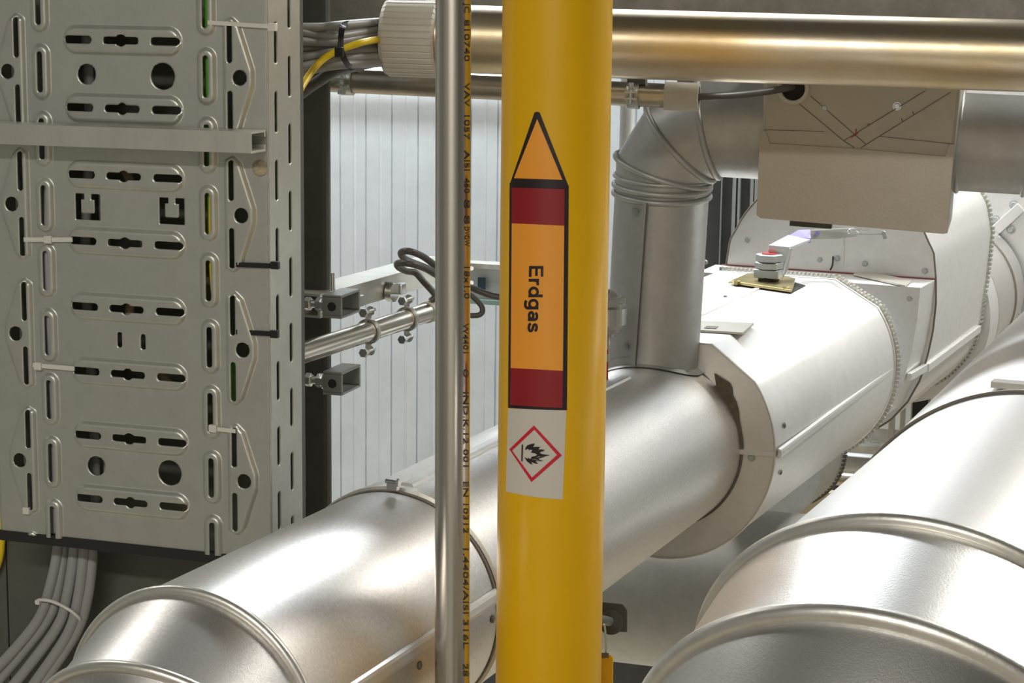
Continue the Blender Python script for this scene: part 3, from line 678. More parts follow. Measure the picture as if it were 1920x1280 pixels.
# cover seam strip and bolts on the riser
def RC(px, py, off): return oncyl(px, py, r0, rdv, rr+off)
b = MB(); q0, q1 = [(1198, 392), (1213, 384), (1190, 690), (1177, 692)], None
vs = []
for j in range(13):
    t = j/12; xl = 1205+(1181-1205)*t; xr = 1212+(1190-1212)*t; y = 380+(694-380)*t
    vs += [RC(xl, y, -.0002), RC(xl, y, .0012), RC(xr, y, .0016), RC(xr, y, -.0002)]
b.add(vs, [(4*j+i, 4*j+i+1, 4*j+i+5, 4*j+i+4) for j in range(12) for i in range(3)], False); part(b, 'seam_strip', 'duct', rs)
b = MB(); vs = []
for j in range(13):
    t = j/12; xl = 1211.5+(1189.5-1211.5)*t; y = 380+(694-380)*t
    vs += [RC(xl, y, .0004), RC(xl+2, y, .0004)]
b.add(vs, [(2*j, 2*j+1, 2*j+3, 2*j+2) for j in range(12)], False); part(b, 'seam_gap', 'seam', rs)
for px, py in ((1191, 396), (1172, 650)):
    k = RC(px, py, 0); nk = (k-r0); nk = (nk-rdv*nk.dot(rdv)).normalized(); screw(rs, k, nk, .0028, .0018, 'nut')
# saddle collar where the riser meets the pipe
b = MB(); rgs = []
for RR, off in ((rr+.0005, .003), (rr+.0065, .0012)):
    pts = []
    for p in mring(r0, rdv, RR, N=72):
        q = p-cA; a = q.dot(HP); s = q.dot(U1); bb = math.sqrt(max((RA+off)**2-a*a, 0)); pts.append(AX(s, a, bb))
    rgs.append(pts)
up2 = [p+UP*.012 for p in mring(r0, rdv, rr+.0004, N=72)]
b.loft([[AX((p-cA).dot(U1), (p-cA).dot(HP), math.sqrt(max((RA+.006)**2-(p-cA).dot(HP)**2, 0))+.004) for p in mring(r0, rdv, rr+.0012, N=72)]]+rgs, caps=(False, False), smooth=False)
part(b, 'saddle_collar', 'duct', rs)
# right hand joint of the duct
b = MB(); bead(rs, mring(h1+hd*(-.03), hd, rr+.0006), .0025, 'duct')
bead(rs, mring(h1+hd*.030, hd, rr+.0006), .0025, 'duct')
# ------------------------------------------------------------ sheet metal box around the duct
hn = hd.cross(UP).normalized()
if hn.y > 0: hn = -hn
bx0 = h0+(h1-h0)*.5+hn*.062
def BF(px, py, off=0): return onplane(px, py, bx0+hn*off, hn)
bxo = thing('duct_box', 'beige sheet metal box enclosing the horizontal duct, marked with pencil lines', 'box', BF(1600, 425))
b = MB(); b.prism([BF(1434, 95), BF(1808, 110), BF(1786, 330), BF(1427, 320)], hn*(-.12)); part(b, 'upper_shell', 'box', bxo, bevel=.0035)
b = MB(); b.prism([BF(x, y, .0016) for x, y in ((1424.5, 245), (1437, 246), (1443, 268.5), (1600, 278), (1772, 293), (1779, 270), (1789.5, 271), (1776.5, 437), (1768, 438.5), (1426, 409), (1418.5, 403))], hn*(-.0012))
b.prism([BF(x, y, .0004) for x, y in ((1423, 300), (1787, 310), (1776.5, 437), (1768, 438.5), (1426, 409), (1418.5, 403))], hn*(-.124)); part(b, 'lower_shell', 'box', bxo, bevel=.0004)
def line(pts, w, m, name, off=.0004):
    b = MB()
    for p, q in zip(pts[:-1], pts[1:]): b.strip(BF(*p, off), BF(*q, off), w, .0004, hn)
    return part(b, name, m, bxo)
line([(1432, 243), (1545, 246.5)], .0005, 'seam', 'pencil_line'); line([(1650, 255.5), (1788, 270)], .0005, 'seam', 'pencil_line')
line([(1492, 189), (1582, 264), (1602, 277)], .0007, 'seam', 'pencil_line'); line([(1520, 180), (1623, 270)], .0007, 'seam', 'pencil_line')
line([(1582, 264), (1614, 244), (1735, 170)], .0008, 'seam', 'pencil_line'); line([(1614, 277), (1782, 173)], .0007, 'seam', 'pencil_line')
line([(1596, 258), (1609, 249)], .0009, 'redm', 'red_mark'); line([(1605, 241), (1604, 255)], .0009, 'redm', 'red_mark')
for a in (((1711, 209), (1714, 216)), ((1690, 222), (1693, 229)), ((1626, 234), (1631, 232))): line(a, .0009, 'seam', 'pencil_line')
screw(bxo, BF(1546, 202.5), hn, .0028, .0016, 'nut'); screw(bxo, BF(1682, 199), hn, .0028, .0016, 'chrome')
ch = BF(1488, 166); b = MB(); b.lathe(ch-hn*.004, hn, [(0, .0150), (.007, .0148), (.009, .0138), (.009, .0108), (.002, .0104)], N=40); part(b, 'cable_grommet', 'ferrule', bxo, 'cable grommet')
b = MB(); b.cyl(ch-hn*.001, ch+hn*.0005, .0106, N=32); part(b, 'grommet_hole', 'dark', bxo)
# dark handle hanging beneath the box
b = MB(); b.strip(BF(1482, 416, -.06), BF(1560, 422, -.06), .012, .006, UP); part(b, 'bottom_fitting', 'darkp', bxo)
# ------------------------------------------------------------ valve hood B
def outline(fn, N): return [fn(2*math.pi*i/N) for i in range(N)]
NB = 120
def hoodB(s, R, a0, b0, bt, slump=0):     # circle with a flat top
    al = math.asin((bt-b0)/R); w = R*math.cos(al)   # flat top half width if cut plainly
    pts = []
    for i in range(NB):
        t = 2*math.pi*i/NB; x, y = R*math.cos(t), R*math.sin(t)
        pts.append(AX(s, a0+x, min(b0+y, bt)))
    return pts
vB = thing('valve_hood', 'flat topped aluminium hood round the pipe valve, with a lever on top', 'valve cover', AX(.44, -.02, -.14))
bt = .1032
def prB(s, k):  # profile: flat top between corners, then straight chamfer-like shoulder, then circle
    aR = .0735+(.068-.0735)*(s-.158)/.5; aL = -.0992
    R = .1186+.0055*(s-.158)/.507; a0 = 0; b0 = 0
    pts = []
    st = math.atan2(bt-.0-b0, aR-a0)
    st = math.radians(36); en = math.radians(180-25)
    for i in range(8): f = i/8; pts.append((aL+(aR-aL)*f, bt))
    # shoulder from corner to circle
    for i in range(60):
        t = st-(st+2*math.pi-en)*i/59; pts.append((a0+(R+k)*math.cos(t), b0+(R+k)*math.sin(t)))
    return [AX(s, a, b_) for a, b_ in pts]
sB0, sB1 = .158, .662
b = MB(); b.loft([prB(sB0, 0), prB(sB0+.005, .0), prB(sB1, 0)], caps=(False, False)); part(b, 'hood_shell', 'plain', vB)
sh = bpy.data.objects[-1] if False else None
# end face: annulus between outline and the pipe
outer = prB(sB0+.0005, -.0002); 
def matchring(outer, R, c, s):
    out = []
    for p in outer:
        q = p-cA; a, bb = q.dot(HP), q.dot(UP); L = math.hypot(a, bb); out.append(AX(s, a/L*R, bb/L*R))
    return out
b = MB(); b.loft([outer, matchring(outer, RA+.0015, 0, sB0+.0005)], caps=(False, False), smooth=False); part(b, 'end_plate', 'plain', vB)
b = MB(); b.loft([matchring(outer, RA+.0025, 0, sB0-.0002), matchring(outer, RA+.0002, 0, sB0+.0002)], caps=(False, False), smooth=False); part(b, 'pipe_gap', 'seam', vB)
op = prB(sB0, .0004); b = MB(); b.path(op, .0011, N=6, sub=1, closed=True); part(b, 'folded_rim', 'bead', vB)
# horizontal lap on the end plate
k0, k1 = onplane(1388, 846, AX(sB0), U1), onplane(1452, 851, AX(sB0), U1)
b = MB(); b.strip(k0-U1*.001, k1-U1*.001, .005, .002, U1); part(b, 'end_plate_lap', 'plain', vB)
screw(vB, onplane(1409, 858, AX(sB0), U1), -U1, .0030, .0018, 'nut')
# brown sealant smear
sm = [(1340, 700), (1356, 710), (1368, 717), (1373, 727), (1374, 741), (1381, 754), (1385, 770), (1387, 790), (1390, 806), (1393, 822), (1394, 838), (1388, 850), (1370, 830), (1360, 780), (1345, 735)]
b = MB(); b.prism([onplane(x, y, AX(sB0-.0005), U1) for x, y in sm], U1*(-.001)); part(b, 'sealant', mat('sealant', (.16, .13, .09), 0, .8, 200, .4), vB)
def shB(px, py): # point on the circular side
    return oncyl(px, py, AX(0), U1, .1212)
def nB(k): q = k-AX(0); return (q-U1*q.dot(U1)).normalized()
k0, k1 = shB(1463, 848), shB(1664, 703); ang = math.atan2(nB(k0).dot(UP), nB(k0).dot(HP))
axstrip(vB, sB0+.006, sB1-.01, ang, .1210, .010, .003, 'plain', 'seam_strip', 0, 0)
for px, py in ((1473, 797), (1466, 886), (1644, 681), (1635, 765)):
    k = shB(px, py); screw(vB, k-nB(k)*.0012, nB(k), .0022, .0012, 'seam', 'rivet')
def toothed(parent, pts, w, h, n, m='zinc', name='toothed_strap'):
    # resample outline evenly, alternate tooth heights
    L = [0]; m_ = len(pts)
    for i in range(m_): L.append(L[-1]+(pts[(i+1) % m_]-pts[i]).length)
    tot = L[-1]; c = sum(pts, Vector())/m_; b = MB(); j = 0
    for k in range(n):
        for fr in (0,):
            t = tot*k/n
            while j < m_-1 and L[j+1] < t: j += 1
            p = pts[j].lerp(pts[(j+1) % m_], (t-L[j])/(L[j+1]-L[j])); tg = (pts[(j+1) % m_]-pts[j]).normalized(); nr = tg.cross(U1).normalized()
            if nr.dot(p-c) < 0: nr = -nr
            b.box(p+nr*(h*.5), tg, U1, nr, tot/n*.30, w/2, h*.55)
    part(b, name, m, parent)
    b = MB(); ins = [p-(p-c).normalized()*.001 for p in pts]; o1 = [p+(p-c).normalized()*(h*.35) for p in pts]
    b.loft([[p-U1*(w*.45) for p in ins], [p-U1*(w*.45) for p in o1], [p+U1*(w*.45) for p in o1], [p+U1*(w*.45) for p in ins]], caps=(False, False), smooth=False); part(b, 'strap_band', 'bead', parent)
toothed(vB, prB(sB1+.004, .0008), .008, .004, 150)
b = MB(); b.path(prB(sB1-.010, .0003), .0015, N=6, sub=1, closed=True); part(b, 'swage_bead', 'plain', vB)
b = MB(); b.loft([prB(sB1, -.001), prB(sB1+.012, -.001)], caps=(False, True), smooth=False); part(b, 'back_plate', 'plain', vB)
# top plate details
ht = AX(0, 0, bt)
def TT(px, py, h=0): return onplane(px, py, ht+UP*h, UP)
b = MB(); b.strip(TT(1305, 593, .001), TT(1420, 541, .001), .006, .002, UP); part(b, 'top_lap', 'plain', vB, bevel=.0006)
screw(vB, TT(1360, 557), UP, .0022, .0018, 'chrome')
b = MB(); b.prism([TT(1300, 604, .0005), TT(1413, 609, .0005), TT(1392, 627, .0005), TT(1290, 621, .0005)], UP*.0022); npl = part(b, 'name_plate', 'plate', vB, 'grey name plate')
b = MB(); b.prism([TT(1325, 611, .0030), TT(1347, 612, .0030), TT(1342, 616, .0030), TT(1320, 615, .0030)], UP*.0003); part(b, 'plate_mark', 'seam', npl)
b = MB(); b.prism([TT(1366, 530, .0001), TT(1440, 516, .0001), TT(1510, 536, .0001), TT(1482, 551, .0001)], UP*.0009); part(b, 'cut_out', 'dark', vB)
# valve with lever: top-level thing, stands through the hood
vl = thing('ball_valve_lever', 'steel lever with violet cover on a hexagonal stem over the hood cut-out', 'valve', TT(1442, 530))
b = MB(); b.prism([TT(1368, 531, .002), TT(1400, 517, .002), TT(1440, 513, .002), TT(1491, 526, .002), TT(1488, 540, .002), TT(1484, 548, .002), TT(1463, 545, .002)], UP*.003); part(b, 'mounting_plate', 'brass', vl, 'yellow passivated plate', bevel=.0006)
for px, py in ((1381, 533), (1473, 545)): b = MB(); b.hexa(TT(px, py, .002), UP, .0045, .005); part(b, 'plate_bolt', 'brass', vl)
cs = TT(1441, 527, .004)
b = MB(); b.cyl(cs, cs+UP*.006, .0125, N=24); part(b, 'gasket', 'dark', vl)
ss = 2.45/F
b = MB(); b.box(cs+UP*.0095, HP, U1, UP, .0150, .0125, .0050); part(b, 'square_nut', 'nut', vl, bevel=.001)
b = MB(); b.hexa(cs+UP*.0155, UP, .0165, .0075, .3); part(b, 'hexagonal_nut', 'nut', vl)
b = MB(); b.hexa(cs+UP*.0240, UP, .0160, .0085, .15); part(b, 'hexagonal_nut', 'nut', vl)
b = MB(); b.cyl(cs+UP*.0325, cs+UP*.0335, .009, N=20); part(b, 'nut_marking', 'redm', vl, 'red mark on the nut')
# lever: foot at the nut, web rising, then flat arm towards the box
dn = (AX(.44)-CAM).dot(-bz_)
dl = (cs-CAM).dot(-bz_)
def LV(px, py, dd=0): return P(px, py, dl+dd)
b = MB()
def slab(pts, off): b.prism(pts, off)
vdir = (cs-CAM).normalized()
wv = HP*.0+U1*.0
b.prism([LV(1441, 463, -.006), LV(1482, 467, -.006), LV(1474, 510, .004), LV(1466, 520, .004), LV(1438, 520, .006)], (LV(1482, 467, .0)-LV(1482, 467, -.0035)))
part(b, 'lever_web', 'lever', vl, bevel=.0006)
b = MB(); q = [LV(1441, 459, -.006), LV(1480, 463, -.006), LV(1520, 448, .035), LV(1478, 440, .035)]
b.prism(q, UP*(-.0030)); part(b, 'lever_arm', 'lever', vl, bevel=.0006)
b = MB(); b.prism([LV(1478, 442, .034), LV(1520, 447, .034), LV(1519, 430, .06), LV(1497, 431, .06)], UP*(-.0055)); part(b, 'lever_cover', 'purple', vl, 'violet plastic cover')
b = MB(); b.prism([LV(1480, 467, -.006), LV(1485, 466, -.005), LV(1478, 505, .0), LV(1467, 523, .002), LV(1464, 521, 0)], (LV(1482, 467, .003)-LV(1482, 467, 0))); part(b, 'lever_edge', 'lever', vl)
b = MB(); b.prism([LV(1520, 431, .045), LV(1600, 427, .05), LV(1612, 437, .05), LV(1606, 443, .05), LV(1570, 448, .05), LV(1521, 449, .045)], ray(1560, 440)*.006); part(b, 'locking_grip', 'grey', vl, bevel=.0008)
b = MB(); b.path([LV(1592, 433, .042), LV(1600, 430.5, .042), LV(1652, 433, .045), LV(1658, 437, .045), LV(1650, 439, .045), LV(1596, 438, .042)], .0010, N=8, closed=True); part(b, 'wire_loop', 'chrome', vl)
b = MB(); b.prism([LV(1652, 436, .043), LV(1660, 434, .043), LV(1663, 447, .043), LV(1657, 449, .043)], ray(1660, 440)*.004); part(b, 'wing_nut', 'chrome', vl)
b = MB(); b.cyl(LV(1533, 437, .043), LV(1533, 437, .046), .0025, N=14); part(b, 'grip_rivet', 'purple', vl)
# ------------------------------------------------------------ unit C: flange box and drum
vC = thing('flange_cover', 'large aluminium drum cover with a boxed front, behind the flat topped hood', 'pipe cover', AX(1.0, 0, -.14))
def drum(s, RR, pts):   # right side points top -> bottom, mirrored about a = m
    top_c = (0.004, .085)
    tp = [(top_c[0]+RR*math.cos(t), top_c[1]+RR*math.sin(t)) for t in np.linspace(math.pi/2, math.asin(max(-1, min(1, (pts[0][1]-top_c[1])/RR))), 14)[:-1]]
    r = tp+pts; r = [(a, b_) for a, b_ in r]
    bot = r[-1]
    r += [(bot[0]*(1-i/6), bot[1]-.006*math.sin(i/6*math.pi/2)) for i in range(1, 7)]
    lf = [(-a+.004, b_) for a, b_ in r[1:-1]][::-1]
    return [AX(s, a, b_) for a, b_ in catm2(r+lf)]
def catm2(p): return p
def resamp(pts, n):
    L = [0]; m_ = len(pts)
    for i in range(m_): L.append(L[-1]+(pts[(i+1) % m_]-pts[i]).length)
    out = []; j = 0
    for k in range(n):
        t = L[-1]*k/n
        while j < m_-1 and L[j+1] < t: j += 1
        out.append(pts[j].lerp(pts[(j+1) % m_], (t-L[j])/(L[j+1]-L[j])))
    return out
f8 = resamp(drum(.80, .134, [(.1345, .125), (.139, .0906), (.1405, .06), (.1385, .025), (.1336, -.005), (.1255, -.038), (.111, -.068), (.09, -.094), (.06, -.116), (.03, -.127)]), 128)
f125 = resamp(drum(1.25, .128, [(.121, .131), (.1266, .103), (.1255, .0775), (.123, .035), (.1186, -.008), (.1165, -.032), (.110, -.06), (.1015, -.08), (.0897, -.0967), (.076, -.112), (.0595, -.1252), (.03, -.136)]), 128)
b = MB(); b.loft([f8, f125], caps=(True, True)); part(b, 'drum_shell', 'plain', vC)
b = MB(); b.path(f8, .0013, N=6, sub=1, closed=True); part(b, 'folded_rim', 'seam', vC)
b = MB(); b.strip(AX(.727, .1265, -.022), AX(.80, .1310, -.022), .010, .006, HP); part(b, 'box_seam_strip', 'plain', vC, bevel=.0012)
toothed(vC, [p.copy() for p in f125], .010, .0045, 150)
# front box
fb = [(-.150, .0905), (.138, .0905), (.136, .05), (.131, .01), (.122, -.03), (.105, -.07), (.07, -.10), (0, -.112), (-.07, -.10), (-.12, -.05), (-.145, .02)]
b = MB(); b.loft([[AX(.722, a*.985, min(b_, .0905)) for a, b_ in fb], [AX(.80, a, b_) for a, b_ in fb]], smooth=False); part(b, 'front_box', 'plain', vC, bevel=.001)
for s_, a_, b_ in ((.735, .1375, .02), (.76, .138, .06)): pass
for px, py in ((1640, 571), ):
    pass
for px, py in ((1622, 494), (1570, 484), (1734, 508)):
    k = onplane(px, py, AX(.7995), U1); screw(vC, k, -U1, .0030, .0018, 'nut')
for px, py in ((1705, 560), (1323, 491)):
    k = onplane(px, py, AX(.7215), U1); screw(vC, k, -U1, .0026, .0016, 'nut')
for px, py in ((1401, 450), (1537, 487)):
    k = onplane(px, py, AX(.7995), U1); screw(vC, k, -U1, .0026, .0016, 'nut')
# vertical bend line on the drum face and the cut above
b = MB(); b.strip(onplane(1582, 440, AX(.7993), U1), onplane(1581, 497, AX(.7993), U1), .0012, .0008, U1); part(b, 'face_fold', 'bead', vC)
b = MB(); b.path([onplane(1562, 481, AX(.797), U1), onplane(1561, 497, AX(.79), U1), onplane(1557, 505, AX(.78), U1)], .0012, N=6, sub=2); part(b, 'wire_end', 'tieb', vC)
b = MB(); b.prism([onplane(x, y, AX(0, 0, .0915), UP) for x, y in ((1600, 516), (1617, 508), (1708, 528), (1697, 538))], UP*.002); part(b, 'name_plate', 'plate', vC, 'grey name plate')
# red sealing line at the box front top edge
b = MB(); b.path([AX(.7985, -.14, .0912), AX(.7985, .138, .0912)], .0009, N=6, sub=1); part(b, 'sealing_line', mat('red_brown_sealant', (.22, .05, .04), 0, .7), vC)
# bead along the drum side
b = MB()
k0, k1 = onplane(1700, 699, AX(.80), U1), onplane(1824, 602, AX(1.245), U1)
def drumside(px, py, lo=.8, hi=1.25):
    s = (lo+hi)/2; return None
b.strip(AX(.81, .1305, -.024)+HP*.001, AX(1.24, .1175, -.040)+HP*.001, .011, .005, HP); part(b, 'seam_strip', 'plain', vC, bevel=.0012)
# slit near the top right
# disc behind the drum
c13 = AX(1.29, 0, -.03)
vD = thing('pipe_collar', 'dull aluminium collar disc behind the toothed strap of the drum', 'pipe cover', c13-UP*.14)
b = MB(); b.loft([ring(AX(1.262, -.004, -.032), U1, .134, N=96, e1=HP), ring(AX(1.31, -.004, -.032), U1, .138, N=96, e1=HP), ring(AX(1.33, -.004, -.032), U1, .12, N=96, e1=HP)]); part(b, 'collar_disc', 'plain', vD)
b = MB(); b.path(ring(AX(1.31, -.004, -.032), U1, .138, N=96, e1=HP), .0016, N=6, sub=1, closed=True); part(b, 'rim', 'bead', vD)
pD = thing('insulated_pipe', 'far end of the insulated pipe beyond the drum cover, with a dark gap ring', 'pipe', AX(1.6, 0, -.12))
b = MB(); b.cyl(AX(1.32, -.02, -.055), AX(1.735, -.02, -.055), .123, N=96, caps=(False, True)); part(b, 'cladding', 'jacket2', pD)
b = MB(); b.path(ring(AX(1.65, -.02, -.055), U1, .1235, N=96, e1=HP), .0025, N=8, sub=1, closed=True); part(b, 'dark_joint', 'seam', pD)
# far plate with bolts and rope-like gasket
fp_ = thing('end_panel', 'grey aluminium panel with bolts and a diagonal angle strip, at the right edge', 'panel', AX(1.75, .1, -.3))
b = MB(); b.box(AX(1.75, .15, .02), HP, UP, U1, .33, .42, .006); part(b, 'sheet', 'plain', fp_)
for px, py in ((1901, 384), (1867, 412), (1895, 430), (1866, 453)):
    screw(fp_, onplane(px, py, AX(1.7435), U1), -U1, .0058, .004, 'nut', 'bolt')
b = MB(); b.strip(onplane(1861, 437, AX(1.740), U1), onplane(1915, 388, AX(1.740), U1), .018, .006, U1); part(b, 'angle_strip', 'plain', fp_, bevel=.001)
b = MB(); pts = [onplane(x, y, AX(1.725), U1) for x, y in ((1868, 446), (1880, 462), (1893, 484), (1902, 510), (1907, 545), (1907, 580), (1903, 612))]
pts = catmull(pts, 10)
b.path(pts, .0065, N=8, sub=1); rp_ = part(b, 'rope_gasket', 'plain', fp_)
b = MB()
for p, q in list(zip(pts[:-1], pts[1:]))[::2]:
    b.path([p+(CAM-p).normalized()*.006-U1.cross(UP)*.004, p.lerp(q, .5)+(CAM-p).normalized()*.007+HP*.004], .0012, N=5, sub=1)
part(b, 'strand', 'seam', rp_)
# ============================================================ RIGHT FRONT PIPE
RR_ = .12; cR = AX(-.6948, .4428, .0753)
pR = thing('insulated_pipe', 'big aluminium clad pipe elbow filling the lower right corner', 'pipe', cR-UP*.12)
uR = (U1*.99995+HP*.0079-UP*.0068).normalized()
def tR(th): return (uR*math.cos(th)+UP*math.sin(th)).normalized()
n2r = tR(.523); n3r = tR(-.237); c3r = cR+uR*.2557
w1 = tR(.150); c1r = cR-w1*.0994; n1r = tR(.463)
w0_ = tR(.75); c0r = c1r-w0_*.12; n0r = tR(1.1)
w00 = tR(1.35); c00r = c0r-w00*.4
NR = 144
b = MB(); b.loft([ring(cR, uR, RR_-.001, n2r, NR, e1=HP), ring(c3r, uR, RR_, n3r, NR, e1=HP)], caps=(False, False)); part(b, 'cladding', 'jacket2', pR)
b = MB(); b.loft([ring(c1r, w1, RR_-.001, n1r, NR, e1=HP), ring(cR, uR, RR_+.0005, n2r, NR, e1=HP)], caps=(False, False)); part(b, 'elbow_gore', 'jacket2', pR)
b = MB(); b.loft([ring(c00r, w00, RR_, None, NR, e1=HP), ring(c0r, w0_, RR_, n0r, NR, e1=HP), ring(c1r, w1, RR_+.0005, n1r, NR, e1=HP)], caps=(False, False)); part(b, 'elbow_gore', 'jacket2', pR)
uF = (uR*1+UP*.035+HP*.0).normalized()
b = MB(); b.loft([ring(c3r, uR, RR_+.0015, n3r, NR, e1=HP), ring(c3r+uF*1.0, uF, RR_+.0015, None, NR, e1=HP)], caps=(False, False)); part(b, 'cladding', 'steelb' if False else 'jacket2', pR)
bead(pR, ring(cR, uR, RR_+.0012, n2r, 128, e1=HP), .0040); bead(pR, ring(c1r, w1, RR_+.0012, n1r, 128, e1=HP), .0050)
b = MB(); b.path(ring(c3r, uR, RR_+.0014, n3r, 128, e1=HP), .0013, N=6, sub=1, closed=True); part(b, 'lap_edge', 'seam', pR)
k = onplane(1905, 722, c3r+UP*RR_, uR); kk = oncyl(1908, 722, c3r, uR, RR_+.003)
b = MB(); b.box(kk, uR, HP, UP, .006, .016, .002); part(b, 'lock_clip', 'zinc', pR)
# ============================================================ LOWER PIPES, SUPPORTS
ea, eb_ = P(1150, 1101, 2.36), P(1560, 1120, 2.33); ed = U2.copy()
ec = P(1300, 1100, 2.36)
pE = thing('insulated_pipe', 'large horizontal pipe in shade beneath the others, between yellow pipe and elbow', 'pipe', ec-UP*.1)
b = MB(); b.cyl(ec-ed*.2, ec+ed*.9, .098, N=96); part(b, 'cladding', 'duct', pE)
sB = thing('lower_valve_hood', 'small grey hood with a toothed strap, half hidden beneath the flat topped hood', 'valve cover', P(1500, 945, 2.6))
cB = P(1425, 870, 2.62)
b = MB(); rgs = [ring(cB+U1*s, U1, .082, N=72, e1=HP) for s in (0, .12)]
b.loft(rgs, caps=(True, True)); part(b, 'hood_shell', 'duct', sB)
toothed(sB, ring(cB+U1*.12, U1, .0825, N=72, e1=HP), .008, .004, 90, 'seam')
for (px, py, d, r, m, lab, L) in ((1600, 868, 3.35, .019, 'duct', 'bright thin pipe low behind the flat topped hood', .5), (1585, 898, 3.2, .012, 'steeld', 'beige thin pipe low behind the flat topped hood', .5)):
    c = P(px, py, d); b = MB(); b.cyl(c-U2*L, c+U2*L, r, N=32); solo(b, 'floor_pipe', m, lab, 'pipe', 'thin pipes near the floor')
c = P(1640, 840, 3.3); o = thing('support_rail', 'galvanized slotted support rail low between the hood and the right pipe', 'rail', c)
b = MB(); b.box(c, U2, NT, UP, .5, .02, .006); b.box(c-NT*.02+UP*.012, U2, NT, UP, .5, .0015, .018); part(b, 'channel', 'zinc', o)
for px in (1612, 1640, 1668):
    k = P(px, 836, 3.28); b = MB(); b.prism([k+U2*(.009*math.cos(a))+NT*(.005*math.sin(a))+UP*.0065 for a in np.linspace(0, 2*math.pi, 17)[:-1]], UP*.0006); part(b, 'slot', 'seam', o)
for i, (px, w_) in enumerate(((1672, 10), (1692, 8), (1712, 9))):
    b = MB(); k = P(px, 800, 3.25); b.box(k, U2, NT, UP, w_/2*3.25/F, .008, .05); solo(b, 'support_bracket', 'zinc', ['leftmost', 'middle', 'rightmost'][i]+' short upright bracket under the drum cover', 'bracket', 'upright brackets under the drum')
b = MB(); k = P(1727, 776, 3.2); b.box(k, U2, NT, UP, .012, .02, .028); solo(b, 'rubber_pad', 'tieb', 'black block between drum cover and right pipe', 'block')
# pale casing low behind the gap
b = MB(); k = P(1600, 925, 3.05); b.box(k-UP*.05, U2, NT, UP, .35, .01, .05); solo(b, 'cable_duct', mat('beige_casing', (.50, .42, .28), 0, .6), 'low beige casing seen between the pipes', 'casing')
# bracket plate right of the yellow pipe
o = thing('pipe_bracket', 'dark square plate with a threaded rod, right of the yellow pipe near the bottom', 'bracket', P(1150, 1184, 1.5))
b = MB(); b.prism([P(x, y, 1.5) for x, y in ((1095, 1125), (1168, 1132), (1176, 1143), (1176, 1185), (1100, 1181))], ray(1150, 1150)*.005); part(b, 'plate', 'darkp', o, bevel=.0008)
b = MB(); b.cyl(P(1144, 1165, 1.498), P(1120, 1160, 1.40), .0035, N=16); part(b, 'threaded_rod', 'darkp', o)
b = MB(); b.lathe(P(1146, 1166, 1.499), (CAM-P(1146, 1166, 1.5)).normalized(), [(0, .0095), (.001, .0095), (.001, .006), (.004, .006)], N=24); part(b, 'washer', 'darkp', o)
# yellow tag with wire
o = thing('valve_tag', 'small yellow block with a wire hook beside the foot of the yellow pipe', 'tag', P(1138, 1280, 1.42))
b = MB(); b.prism([P(x, y, 1.42) for x, y in ((1100, 1236), (1140, 1228), (1147, 1226), (1150, 1233), (1149, 1330), (1100, 1330))], ray(1130, 1260)*.03); part(b, 'block', 'yellow', o, bevel=.0015)
b = MB(); b.prism([P(x, y, 1.418) for x, y in ((1110, 1222), (1142, 1224), (1141, 1233), (1110, 1231))], ray(1130, 1260)*.012); part(b, 'buckle', 'seam', o)
b = MB(); b.path([P(1118, 1190, 1.42), P(1124, 1173, 1.42), P(1130, 1170, 1.42), P(1134, 1176, 1.42), P(1136, 1200, 1.42), P(1136, 1226, 1.42)], .0007, N=6); part(b, 'wire_hook', 'chrome', o)
# pipe foot collar of yellow pipe
# sensor fitting standing on pipe A right of the yellow pipe
fd = 1.86
o = thing('vent_fitting', 'grey flanged fitting on a thin stem, half hidden by the yellow pipe', 'fitting', P(1134, 735, fd))
c = P(1140, 580, fd)
def FY(py): return P(1136, py, fd)
b = MB(); zz = lambda py: FY(py)
prof = [(622, .0), (622, .0135), (614, .0175), (606, .0195), (575, .020), (575, .0155), (558, .012), (548, .009), (542, .004), (542, 0)]
b.loft([ring(zz(py), UP, max(r, 1e-5), N=36) for py, r in prof], caps=(False, False), smooth=False); part(b, 'body', 'grey', o)
b = MB(); b.loft([ring(zz(py), UP, r, N=8, rot=.4) for py, r in ((572, .001), (572, .0185), (557, .0185), (555, .0175), (555, .001))], smooth=False); part(b, 'flange', 'grey', o, bevel=.0015)
b = MB(); k = P(1168, 566, fd-.004); b.cyl(k-UP*.007, k+UP*.004, .0028, N=12); b.hexa(k-UP*.006, -UP, .0045, .004); part(b, 'flange_bolt', 'grey', o)
k = P(1157, 575, fd-.008); b = MB(); b.box(k, HP, U1, UP, .006, .005, .0035); part(b, 'flange_lug', 'grey', o, bevel=.001)
b = MB(); b.cyl(zz(632), zz(620), .008, N=20); b.cyl(zz(655), zz(632), .0045, N=16); b.cyl(zz(678), zz(664), .0042, N=16); part(b, 'stem', 'grey', o)
b = MB(); b.cyl(zz(664), zz(655), .0022, N=12); b.cyl(zz(728), zz(678), .0022, N=12); b.cyl(zz(728), zz(724), .0045, N=12); part(b, 'red_stem', 'redm', o, 'red lower stem')
